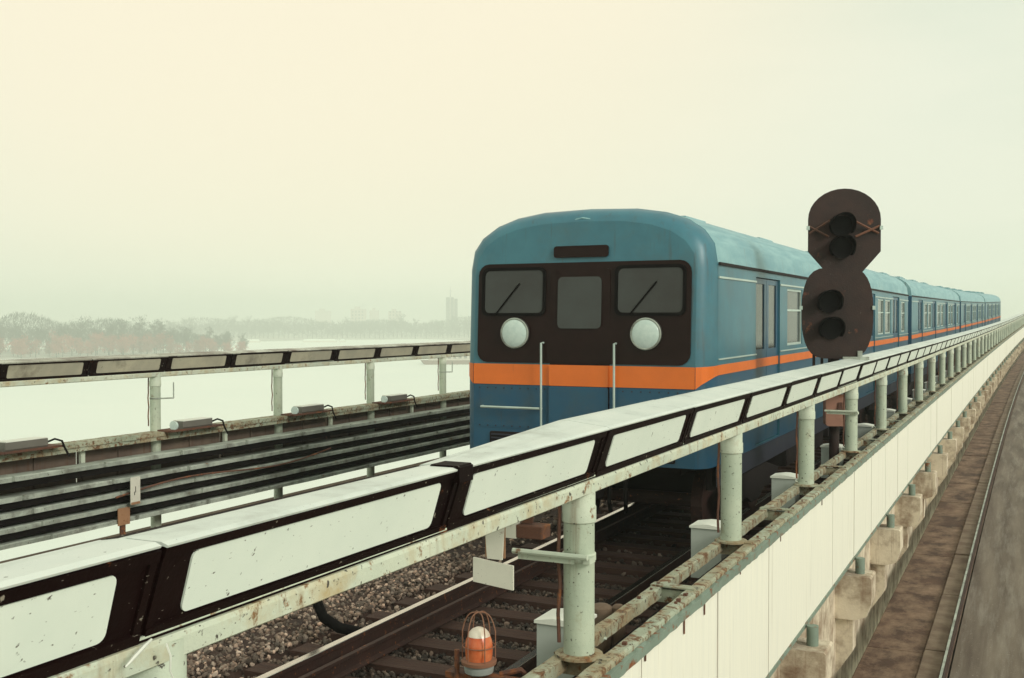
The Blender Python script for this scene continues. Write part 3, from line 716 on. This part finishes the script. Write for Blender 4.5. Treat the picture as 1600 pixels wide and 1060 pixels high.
# ================================================================== TRAIN
XC = T1; HW = 1.35; YF0 = 10.35; CARL = 18.7; CARP = 19.25
def sect(hw=HW, top=3.70, bot=1.08, n=12, s=1.0):
    # body cross-section (x,z) from right bottom up over the roof to left bottom
    pts=[(hw,bot),(hw,1.5),(hw,1.99),(hw,3.10)]
    for i in range(1,n):
        a=pi*i/n
        pts.append((hw*math.copysign(abs(cos(a))**.72,cos(a)), 3.10+(top-3.10)*abs(sin(a))**.80))
    pts+=[(-hw,3.10),(-hw,1.99),(-hw,1.5),(-hw,bot)]
    return pts
def wall_cells(mbx, side, ys, zs, holes, depth):
    """vertical wall at x=side*HW made of cells, holes get reveals"""
    ys=sorted(set(ys)|{h[0] for h in holes}|{h[1] for h in holes}); zs=sorted(set(zs)|{h[2] for h in holes}|{h[3] for h in holes})
    x=side*HW
    for i in range(len(ys)-1):
        for j in range(len(zs)-1):
            cy=(ys[i]+ys[i+1])/2; cz=(zs[j]+zs[j+1])/2
            if any(h[0]<cy<h[1] and h[2]<cz<h[3] for h in holes): continue
            mi = 0 if cz < 2.0 else 1
            mbx.add([(x,ys[i],zs[j]),(x,ys[i+1],zs[j]),(x,ys[i+1],zs[j+1]),(x,ys[i],zs[j+1])],[(0,1,2,3)],mi)
    xi=x-side*depth
    for h in holes:
        mbx.add([(x,h[0],h[2]),(x,h[1],h[2]),(x,h[1],h[3]),(x,h[0],h[3]),(xi,h[0],h[2]),(xi,h[1],h[2]),(xi,h[1],h[3]),(xi,h[0],h[3])],
                [(0,1,5,4),(1,2,6,5),(2,3,7,6),(3,0,4,7)],1)
doors=[(2.0,3.3),(6.35,7.65),(11.05,12.35),(15.4,16.7)]
wins=[(3.75,4.75),(4.95,5.95),(8.1,9.25),(9.45,10.6),(12.8,13.8),(14.0,15.0),(17.15,18.0)]
def make_meshes():
    m={}
    b=MB()
    holes=[(a,c,1.10,3.02) for a,c in doors]+[(a,c,2.20,2.93) for a,c in wins]
    zs=[1.08,1.99,3.10]; ysb=[.35,CARL]
    for sd in (1,-1): wall_cells(b,sd,ysb,zs,holes,.045)
    # floor and end wall
    b.add([(-HW,.35,1.08),(HW,.35,1.08),(HW,CARL,1.08),(-HW,CARL,1.08)],[(0,1,2,3)],0)
    b.add([(-HW,CARL,1.08),(HW,CARL,1.08),(HW,CARL,3.10),(-HW,CARL,3.10)],[(0,1,2,3)],0)
    m['shell']=b.mesh('body_shell',[M['blue'],M['teal']])
    b=MB()
    rp=[p for p in sect() if p[1]>=3.10]
    n=len(rp)
    ysr=[.35,6,12,CARL]
    vs=[(x,y,z) for y in ysr for x,z in rp]
    fs=[(k*n+i,k*n+i+1,(k+1)*n+i+1,(k+1)*n+i) for k in range(3) for i in range(n-1)]+[tuple(range(n)),tuple(range(3*n,4*n))]
    b.add(vs,fs)
    m['roof']=b.mesh('roof',M['roof'],True)
    b=MB()
    for sd in (1,):
        b.box(*sorted((sd*HW,sd*(HW+.022))),.36,CARL-.01,3.085,3.115)
    m['gutter']=b.mesh('gutter',M['under'])
    b=MB()
    for sd in (1,):
        segs=[]; y=.36
        for a,c in doors+[(CARL-.01,0)]:
            segs.append((y,a)); y=c
        for a,c in segs:
            x0,x1=sorted((sd*(HW+.0005),sd*(HW+.012)))
            b.box(x0,x1,a,c,2.895+.06,2.915+.06); b.box(x0,x1,a,c,2.135,2.150)
    m['trim']=b.mesh('trim_strip',M['trim'])
    b=MB()
    for sd in (1,):
        y=.36
        for a,c in doors+[(CARL-.01,0)]:
            x0,x1=sorted((sd*(HW+.0005),sd*(HW+.006))); b.box(x0,x1,y,a,1.985,2.085); y=c
            if c:
                x0,x1=sorted((sd*(HW-.0245),sd*(HW-.0195))); b.box(x0,x1,a+.004,c-.004,1.985,2.085)
    m['stripe']=b.mesh('orange_stripe',M['orange'])
    b=MB(); b.box(-.0,.012,-.5,.5,-.365,.365); m['glass']=b.mesh('window',M['glass'])
    b=MB()
    W_,H_=.5,.365
    for a in ((-W_,W_,-H_,-H_+.03),(-W_,W_,H_-.03,H_),(-W_,-W_+.03,-H_+.03,H_-.03),(W_-.03,W_,-H_+.03,H_-.03),(-W_+.03,W_-.03,.075,.10)):
        b.box(.013,.030,*a)
    m['frame']=b.mesh('window_frame',M['trim'])
    b=MB()
    # door leaf pair: panel with window opening shown as proud ring
    for s_ in (-1,1):
        y0,y1=sorted((s_*.006,s_*.645))
        b.box(-.03,.0,y0,y1,1.11,2.19); b.box(-.03,.0,y0,y1,2.95,3.01)
        b.box(-.03,.0,y0,y0+.11,2.19,2.95); b.box(-.03,.0,y1-.11,y1,2.19,2.95)
    m['door']=b.mesh('door',[M['blue']])
    b=MB()
    for s_ in (-1,1):
        y0,y1=sorted((s_*.116,s_*.535)); b.box(-.022,-.012,y0,y1,2.19,2.95)
    m['dglass']=b.mesh('door_window',M['glass'])
    b=MB()
    for sd in (1,-1):
        x0,x1=sorted((sd*(HW-.16),sd*(HW-.10))); b.box(x0,x1,.5,CARL-.2,.80,1.078)
    b.box(-1.05,1.05,5.2,8.2,.45,1.07); b.box(-1.0,1.0,9.0,12.9,.5,1.07); b.box(-.9,.9,.6,CARL-.3,.92,1.07)
    m['under']=b.mesh('underframe',M['under'])
    b=MB()
    for sd in (1,):
        x0,x1=sorted((sd*(HW-.03),sd*(HW-.008))); b.box(x0,x1,.4,CARL-.05,.86,1.078)
    m['skirt']=b.mesh('skirt',M['skirt'])
    b=MB()
    for sd in (1,-1):
        x0,x1=sorted((sd*.98,sd*1.10))
        b.prism([(-1.35,.55),(-1.1,.38),(-.45,.40),(-.2,.30),(.2,.30),(.45,.40),(1.1,.38),(1.35,.55),(.6,.70),(-.6,.70)],x0,x1,axis='x')
    b.box(-.97,.97,-.25,.25,.35,.65)
    m['bogie']=b.mesh('bogie_frame',M['under'])
    b=MB()
    for sd in (1,-1):
        x0,x1=sorted((sd*.70,sd*.83)); b.prism([(.42*cos(2*pi*i/24),.425+.42*sin(2*pi*i/24)) for i in range(24)],x0,x1,axis='x')
    b.prism([(.08*cos(2*pi*i/10),.425+.08*sin(2*pi*i/10)) for i in range(10)],-.695,.695,axis='x')
    m['wheels']=b.mesh('wheelset',M['rail_side'])
    b=MB()
    b.prism([(-.42,3.66),(.42,3.66),(.36,3.80),(-.36,3.80)],-.45,.45)
    for i in range(5): b.box(.395,.43,-.4+.18*i,-.3+.18*i,3.69,3.76)
    m['vent']=b.mesh('roof_vent',M['roof'])
    b=MB(); b.box(-.45,.45,0,.55,1.0,3.0); m['gang']=b.mesh('gangway',M['under'])
    return m
TM=make_meshes()
carlab=['front metro carriage with dark cab windscreens and orange stripe','second carriage of the blue train','third carriage of the blue train','last far carriage of the blue train','fifth carriage of the blue train','last far carriage of the blue train']
for k in range(4):
    y=YF0+CARP*k; p=W(XC,y,0); p2=W(XC,y+CARL,0)
    a=-math.atan((p2[0]-p[0])/CARL); e=math.atan((p2[2]-p[2])/CARL)
    c=thing('metro_carriage',carlab[k],'train',p,a,'coupled carriages of the blue train',e)
    inst('body_shell',TM['shell'],c); rf=inst('roof',TM['roof'],c); inst('underframe',TM['under'],c)
    for nm_,k_ in (('gutter','gutter'),('trim_strip','trim'),('orange_stripe','stripe'),('skirt','skirt')):
        for sd in (1,-1): inst(nm_,TM[k_],c,sc=(sd,1,1))
    for vy in (3,7,11,15): inst('roof_vent',TM['vent'],rf,(0,vy,0))
    for by in (3.1,15.6):
        bg=inst('bogie_frame',TM['bogie'],c,(0,by,0))
        for q in (-1.05,1.05): inst('wheelset',TM['wheels'],bg,(0,q,0))
    for sd in (1,-1):
        for a_,c_ in wins:
            g=inst('window',TM['glass'],c,(sd*(HW-.044),(a_+c_)/2,2.565),(0,0,0 if sd>0 else pi),(1,(c_-a_),1))
            inst('window_frame',TM['frame'],g)
        for a_,c_ in doors:
            g=inst('door',TM['door'],c,(sd*(HW-.025),(a_+c_)/2,0),(0,0,0 if sd>0 else pi))
            inst('door_window',TM['dglass'],g)
    if k<3: inst('gangway',TM['gang'],c,(0,CARL,0))
    if k>0:
        b=MB(); b.add([(-HW,.35,1.08),(HW,.35,1.08),(HW,.35,3.10),(-HW,.35,3.10)],[(0,1,2,3)]); b.build('end_wall',M['blue'],c)
    else:
        # cab nose: loft from the full section to a slightly smaller, rounded front
        b=MB(); secs=[]
        full=sect()
        cx,cz=0,2.2
        for yy,s_ in ((.35,1.0),(.20,.995),(.10,.975),(.03,.94),(.0,.90)):
            secs.append([(cx+(x-cx)*s_, yy+ (0.05*max(0,z-2.0)), cz+(z-cz)*(s_ if z>cz else 1)) for x,z in full])
        n=len(full); vs=[q for s_ in secs for q in s_]
        fs=[]; 
        for kk in range(len(secs)-1):
            for i in range(n-1): fs.append((kk*n+i,kk*n+i+1,(kk+1)*n+i+1,(kk+1)*n+i))
        b.add(vs,fs)
        base=(len(secs)-1)*n
        # front face built as horizontal bands so that the rake stays clean
        fr=secs[-1]; zs_=[1.08,1.5,1.99]
        half=n//2
        for i in range(half):
            if n-1-i-1 > i: b.add([fr[i],fr[i+1],fr[n-2-i],fr[n-1-i]],[(0,1,2,3)])
        b.m=[1 if sum(b.v[q][2] for q in f)/len(f)>2.0 else 0 for f in b.f]
        b.build('cab_nose',[M['blue'],M['teal']],c,smooth=True)
        def fy(z): return .05*max(0,z-2.0)
        def plate(name,x0,x1,z0,z1,m,r,pr,th=.012,par=c):
            rr=rrect(x0,x1,z0,z1,r); n_=len(rr)
            bb=MB(); bb.add([(x,fy(z)-pr,z) for x,z in rr]+[(x,fy(z)-pr-th,z) for x,z in rr],[tuple(range(n_))[::-1],tuple(range(n_,2*n_))]+[(i,(i+1)%n_,n_+(i+1)%n_,n_+i) for i in range(n_)])
            return bb.build(name,m,par)
        plate('front_mask',-1.17,1.17,2.09,3.13,M['mask'],.12,.0005)
        ol=[(HW,.36),(HW,.35),(HW*.995,.20),(HW*.975,.10),(HW*.94,.03),(HW*.90+.004,.0)]
        for sd in (1,-1):
            bb=MB(); vs=[]
            for qi,(ox,oy) in enumerate(ol):
                f_=qi/5; zl=1.985-.125*max(0,(f_-.2)/.8)**1.5; zh=2.085-.010*f_
                nx_=(1,1,.97,.85,.6,.3)[qi]; ny_=-(0,.1,.25,.5,.8,.95)[qi]
                for d_ in (.0008,.0065):
                    vs+=[(sd*(ox+nx_*d_),oy+ny_*d_,zl),(sd*(ox+nx_*d_),oy+ny_*d_+.004,zh)]
            fs_=[]
            for qi in range(5):
                a_=qi*4; b_=a_+4
                fs_+=[(a_+2,b_+2,b_+3,a_+3),(a_+1,a_+3,b_+3,b_+1),(a_,b_,b_+2,a_+2)]
            bb.add(vs,fs_); bb.build('corner_stripe',M['orange'],c)
        plate('orange_stripe',-1.215,1.215,1.86,2.075,M['orange'],.01,.0005,.006)
        for x0,x1 in ((-1.10,-.40),(.40,1.10)):
            f=plate('windscreen',x0,x1,2.60,3.07,M['glass'],.06,.0135,.008)
            n_=0; bb=MB(); o1=rrect(x0-.02,x1+.02,2.58,3.09,.07); o2=rrect(x0+.012,x1-.012,2.612,3.058,.055); m_=len(o1)
            bb.add([(x,fy(z)-.014,z) for x,z in o1]+[(x,fy(z)-.032,z) for x,z in o1]+[(x,fy(z)-.032,z) for x,z in o2]+[(x,fy(z)-.022,z) for x,z in o2],[(j*m_+i,j*m_+(i+1)%m_,(j+1)*m_+(i+1)%m_,(j+1)*m_+i) for j in range(3) for i in range(m_)])
            bb.build('rubber_seal',M['black'],f)
            bb=MB(); pts=[(x0+.15,fy(2.62)-.035,2.60),(x0+.42,fy(2.95)-.035,2.92)]; bb.tube(pts,.008,5); bb.build('wiper',M['black'],f)
        d=plate('front_door',-.33,.33,1.12,3.06,M['mask'],.04,.0135,.012)
        plate('door_window',-.24,.24,2.45,2.98,M['glass'],.05,.026,.006,d)
        plate('door_stripe',-.325,.325,1.86,2.075,M['orange'],.01,.026,.004,d)
        plate('door_lower_panel',-.325,.325,1.13,1.855,M['blue'],.02,.026,.004,d)
        for x0 in (-1.16,.355):
            q=plate('lower_panel',x0,x0+.80,1.40,1.84,M['blue'],.02,.0005,.004)
        for x0 in (-1.02,.42):
            q=plate('grille',x0,x0+.60,1.12,1.36,M['under'],.02,.0005,.008)
            for i_ in range(6):
                bb=MB(); bb.box(x0+.02,x0+.58,-.024,-.010,1.135+.037*i_,1.150+.037*i_); bb.build('slat',M['skirt'],q)
        for x0,x1 in ((-1.16,-.36),(.36,1.16)):
            bb=MB()
            for i_ in range(9):
                xx=x0+.02+(x1-x0-.04)*i_/8
                for zz in (1.42,1.82): bb.box(xx-.007,xx+.007,-.009,-.0046,zz-.007,zz+.007)
            o_=bb.build('rivets',M['skirt'],c); o_['kind']='stuff'
        for hx in (-.55,-.38,.38,.55):
            bb=MB(); bb.tube([(hx,-.02,1.02),(hx,-.14,.92),(hx*1.02,-.16,.72),(hx*.95,-.05,.62)],.022,7); bb.build('air_hose',M['black'],c,smooth=True)
        for lx in (-.72,.72):  # headlamps added, their glowing lenses stand in for pale lens spots
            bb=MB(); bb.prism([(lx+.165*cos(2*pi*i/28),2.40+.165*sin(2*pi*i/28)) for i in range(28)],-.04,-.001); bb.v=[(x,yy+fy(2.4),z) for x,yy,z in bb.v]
            h=bb.build('added_headlamp',M['under'],c)
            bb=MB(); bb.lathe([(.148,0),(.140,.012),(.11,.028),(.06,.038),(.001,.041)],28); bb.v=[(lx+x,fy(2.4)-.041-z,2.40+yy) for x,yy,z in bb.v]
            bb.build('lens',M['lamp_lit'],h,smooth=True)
            bb=MB(); bb.tube([(lx+.152*cos(i*pi/16),fy(2.4)-.046,2.40+.152*sin(i*pi/16)) for i in range(33)],.011,6); bb.build('lamp_rim',M['tray'],h,smooth=True)
        for x0,x1 in ((-1.1,-.42),(.42,1.1)):
            bb=MB(); bb.tube([(x0,0,1.62),(x0,-.06,1.62),(x1,-.06,1.62),(x1,0,1.62)],.014,6); bb.build('handrail',M['trim'],c)
        for x0 in (-.40,.40):
            bb=MB(); bb.tube([(x0,0,1.25),(x0,-.06,1.25),(x0,-.06,2.30),(x0,0,2.30)],.012,6); bb.build('grab_pole',M['trim'],c)
        for lx in ():
            bb=MB(); bb.prism(rrect(lx-.09,lx+.09,1.36,1.48,.03),-.03,-.001); h=bb.build('tail_lamp',M['under'],c)
            bb=MB(); bb.prism(rrect(lx-.07,lx+.07,1.38,1.46,.02),-.036,-.0305); bb.build('lens',M['beacon_glass'],h)
        for q in ():
            bb=MB(); zq=1.16+.05*q; bb.box(-1.12,-.36,-.010,-.001,zq-.01,zq+.01); bb.build('rib',M['blue'],c)
            bb=MB(); bb.box(.36,1.12,-.010,-.001,zq-.01,zq+.01); bb.build('rib',M['blue'],c)
        plate('route_board',-.30,.30,3.18,3.30,M['mask'],.03,.0005,.02)
        bb=MB(); bb.tube([(-1.05,fy(3.4)+.10,3.40),(0,fy(3.6)+.02,3.585),(1.05,fy(3.4)+.10,3.40)],.010,5); bb.build('rain_strip',M['roof'],c)
        bb=MB(); bb.box(-.16,.16,-.35,.3,.70,.95); bb.box(-.10,.10,-.55,-.35,.74,.91); bb.build('coupler',M['under'],c)

# ================================================================== FAR SHORE
def az(px, d, z=WATER):      # a point at ground distance d in the direction of a photo column
    th = R(YAW) - math.atan((px-800)/1700.0); d *= K
    return Vector((-sin(th)*d, cos(th)*d, z))
def shore(name, pts, m, h=.9):
    b=MB(); n=len(pts); vs=[]
    for px,d0 in pts:
        for dd,z in ((0,WATER-.2),(6,WATER+h),(60,WATER+h*1.3),(1600,WATER+h*1.6)):
            q=az(px,d0+dd,z); vs.append(q)
    fs=[(k*4+i,k*4+i+1,(k+1)*4+i+1,(k+1)*4+i) for k in range(n-1) for i in range(3)]
    b.add(vs,fs); return tag(b.build(name,m),kind='structure')
random.seed(2)
pts=[(px, 760+30*sin(px*.013)+15*sin(px*.041)) for px in range(-1200,1800,40)]
shore('far_bank',pts,M['bank'])
b=MB(); pts=[(px, 425+12*sin(px*.02)) for px in range(-1300,361,30)]+[(385,440),(400,455),(410,470)]
n=len(pts); vs=[]
for i,(px,d0) in enumerate(pts):
    wd=max(4,min(110,(412-px)*.6))
    for dd,z in ((0,WATER-.2),(3,WATER+.8),(wd,WATER+1.0),(wd+3,WATER-.2)): vs.append(az(px,d0+dd,z))
b.add(vs,[(k*4+i,k*4+i+1,(k+1)*4+i+1,(k+1)*4+i) for k in range(n-1) for i in range(3)])
tag(b.build('wooded_island',M['bank']),kind='structure')
# bare trees: limb skeleton plus thousands of twig slivers
def tree_meshes(seed, h, wd, twigm, ntw):
    rnd=random.Random(seed); b=MB()
    b.tube([(0,0,-.3),(.1,0,h*.25),(.05,.1,h*.55),(.2,0,h*.85)],[h*.022,h*.017,h*.011,h*.004],6)
    limbs=[]
    for i in range(11):
        z0=h*rnd.uniform(.12,.7); a=rnd.uniform(0,2*pi); ln=wd*rnd.uniform(.5,1)*(1.15-z0/h*.6)
        p=Vector((.05,0,z0)); pts=[p]
        for s_ in range(3):
            p=p+Vector((cos(a)*ln*.33,sin(a)*ln*.33,ln*rnd.uniform(.15,.5))); a+=rnd.uniform(-.4,.4); pts.append(p)
        limbs.append(pts); b.tube(pts,[h*.009,h*.007,h*.004,h*.002],5)
    tm=b.mesh('trunk',M['bark'])
    v=[];f=[]
    clumps=[]
    for pts in limbs:
        for p in pts[1:]: clumps.append((p,wd*rnd.uniform(.18,.34)))
    for i in range(16):
        a=rnd.uniform(0,2*pi); rr=wd*.75*rnd.uniform(.1,1); zz=h*rnd.uniform(.3,.93)
        clumps.append((Vector((rr*cos(a)*(1.2-zz/h*.7),rr*sin(a)*(1.2-zz/h*.7),zz)),wd*rnd.uniform(.16,.30)))
    for i in range(ntw):
        c,r_=rnd.choice(clumps)
        d=Vector((rnd.gauss(0,1),rnd.gauss(0,1),rnd.gauss(.5,1))); 
        p=c+Vector((rnd.gauss(0,.5),rnd.gauss(0,.5),rnd.gauss(0,.5)))*r_
        d.normalize(); q=p+d*rnd.uniform(.5,1.3)
        sd=d.cross(Vector((rnd.random(),rnd.random(),rnd.random()))).normalized()*rnd.uniform(.05,.12)
        k=len(v); v+= [p-sd,p+sd,q]; f.append((k,k+1,k+2))
    me=bpy.data.meshes.new('crown'); me.from_pydata([tuple(x) for x in v],[],f); me.materials.append(twigm)
    return tm,me
protos=[tree_meshes(s,13+1.6*(s%3),4.2+.5*(s%2),M['twig'],1500) for s in range(4)]
shrubs=[tree_meshes(20+s,6.5+s,3.6,M['twig2'],1100) for s in range(3)]
random.seed(13)
def plant(px,d,pr,sc,label,group,name='bare_tree'):
    q=az(px,d,WATER+.7)
    t=thing(name,label,'tree' if name=='bare_tree' else 'bush',q,random.uniform(0,6.28),group)
    sc *= K
    t.scale=(sc*random.uniform(.9,1.15),sc*random.uniform(.9,1.15),sc)
    inst('trunk',pr[0],t); inst('crown',pr[1],t)
px=-60
while px<395:
    for row in range(2):
        s_=random.uniform(.72,1.08)*(1-.5*max(0,(px-240)/155))
        if row==0: plant(px+random.uniform(-4,4),random.uniform(452,475),random.choice(protos),s_,'bare grey tree in the misty island wood at left','trees of the misty island wood')
        else: plant(px+random.uniform(-6,6),random.uniform(432,445),random.choice(shrubs),random.uniform(.7,1.15)*(1-.45*max(0,(px-240)/155)),'low reddish bush at the foot of the island wood','reddish bushes on the island shore','bare_bush')
    px+=random.uniform(9,15)
px=250
while px<1130:
    s_=random.uniform(.80,1.15)
    if 735<px<775: s_*=1.25
    plant(px,random.uniform(790,830),random.choice(protos),s_,'bare tree in the misty treeline on the far bank','trees of the far bank')
    px+=random.uniform(5.5,9)
# the continuous wood behind: one mass
rnd=random.Random(77); v=[];f=[]
for i in range(120000):
    px=rnd.uniform(-500,1500); d=rnd.uniform(835,900) if px>360 or rnd.random()<.6 else rnd.uniform(480,530)
    top=K*(12.5+2.0*sin(px*.045)+1.5*sin(px*.017+1)) 
    if d < 700: top *= max(.25, min(1, 1-(px-200)/190))
    zz=WATER+.8+top*rnd.random()**.8
    p=az(px,d,zz); dd=Vector((rnd.gauss(0,.5),rnd.gauss(0,.5),1)).normalized()*rnd.uniform(1.4,3.6); sd=Vector((rnd.gauss(0,1),rnd.gauss(0,1),0)).normalized()*rnd.uniform(.11,.28)
    k=len(v); v+=[tuple(p-sd),tuple(p+sd),tuple(p+dd)]; f.append((k,k+1,k+2))
me=bpy.data.meshes.new('distant_wood'); me.from_pydata(v,[],f); me.materials.append(M['twig'])
o=bpy.data.objects.new('distant_wood',me); COL.objects.link(o); tag(o,'hazy leafless wood running along the far bank','wood',kind='stuff')

# tower on the far bank
def face_cam(p): return math.atan2(-p.x, p.y)
p=az(706,930); t=thing('office_tower','slim grey tower with a mast beyond the treeline','tower',p,face_cam(p)); t.scale=(K,K,K)
H=33.2
for x0,x1 in ((-4.9,-1.7),(-1.1,1.6),(2.1,4.9)):
    b=MB(); b.box(x0,x1,-4,4,0,H-(1.2 if x0>0 else 0)); b.build('shaft',M['tower'],t)
b=MB(); b.box(-1.7,-1.1,-3.4,3.4,0,H-1); b.box(1.6,2.1,-3.4,3.4,0,H-1); b.build('core',M['bld'],t)
b=MB()
for i in range(11):
    for x0,x1 in ((-4.6,-2.0),(-.8,1.3),(2.4,4.6)): b.box(x0,x1,-4.06,-4.005,1.5+2.9*i,2.9+2.9*i)
b.build('window_bands',M['bld_win'],t)
b=MB(); b.lathe([(.35,H),(.18,H+5.0),(.10,H+9)],8,c=(-1.2,0,0)); b.box(-2.6,.3,-.15,.15,H+5.4,H+5.7); b.build('mast',M['tower'],t)
for px,d,wd,h,lab in ((560,1000,14,24,'pale broad apartment block, left of two seen in the haze'),(585,1050,9,23,'pale narrow apartment block in the haze above the trees'),(617,1020,12,22,'pale stepped apartment block in the haze nearest the tower'),(505,1200,17,24,'faintest far block above the treeline at left')):
    p=az(px,d); t=thing('apartment_block',lab,'building',p,face_cam(p)); t.scale=(K,K,K)
    b=MB(); b.box(-wd/2,wd/2,-6,6,0,h); b.box(-wd/4,wd/8,-3,3,h,h+2.2); b.build('wall',M['bld'],t)
    for r_ in range(7):
        for c_ in range(int(wd/3)):
            if px in (560,617): 
                b=MB(); x=-wd/2+1+3*c_; b.box(x,x+1.5,-6.06,-6.005,2.6+3*r_,4.2+3*r_); b.build('window',M['bld_win'],t)
# moored pontoon seen under the far barrier
p=az(712,345); t=thing('moored_pontoon','pale moored houseboat pontoon on the ice under the far barrier','boat',p,face_cam(p)+.12); t.scale=(K,K,K)
b=MB(); b.prism([(-11,1.3),(-10,.0),(10,.0),(11,1.3)],-2.5,2.5); b.build('hull',M['hull'],t)
b=MB(); b.box(-8.5,7.5,-2,2,1.3,3.2); b.box(-8.9,8,-2.4,2.4,3.2,3.4); b.build('cabin',M['cabin'],t)
for i in range(9):
    b=MB(); b.box(-7.8+1.7*i,-6.9+1.7*i,-2.06,-2.003,1.9,2.7); b.build('window',M['bld_win'],t)
b=MB()
for i in range(12): b.box(-10.6+1.9*i,-10.5+1.9*i,-2.5,-2.42,1.3,2.2)
b.box(-10.6,10.5,-2.5,-2.44,2.15,2.22); b.build('railing',M['cabin'],t)
# snow-covered low boats along the bank
for i,(px,ln,lab) in enumerate(((395,10,'white snow covered boat hull by the near end of the island'),(500,22,'long white snow covered pontoon against the far bank'),(535,5,'small white boat beside the long snowy pontoon'),(330,5,'small white craft below the island wood'))):
    p=az(px,690 if i!=3 else 420); t=thing('snowy_boat',lab,'boat',p,face_cam(p)); t.scale=(K,K,K)
    b=MB(); b.prism([(-ln/2,1.0),(-ln/2+.8,0),(ln/2-.8,0),(ln/2,1.0)],-1.5,1.5); b.build('hull',M['cabin'],t)
    b=MB(); b.prism([(-ln/2+.6,1.01),(ln/2-.6,1.01),(ln/2-1.5,2.0),(-ln/2+1.5,2.0)],-1.2,1.2); b.build('snow_cover',M['ice'],t)

# ================================================================== HAZE
b=MB(); b.box(-4300,4300,-4300,4300,WATER-1.0,48.0)
hz=b.build('haze',[]); tag(hz,kind='stuff')
hm=bpy.data.materials.new('haze_air'); hm.use_nodes=True; t_=hm.node_tree; t_.nodes.clear()
o_=t_.nodes.new('ShaderNodeOutputMaterial'); pv=t_.nodes.new('ShaderNodeVolumePrincipled')
pv.inputs['Color'].default_value=(.93,.985,.93,1); pv.inputs['Density'].default_value=.00118; pv.inputs['Anisotropy'].default_value=.2
t_.links.new(pv.outputs[0],o_.inputs['Volume']); hz.data.materials.clear(); hz.data.materials.append(hm)
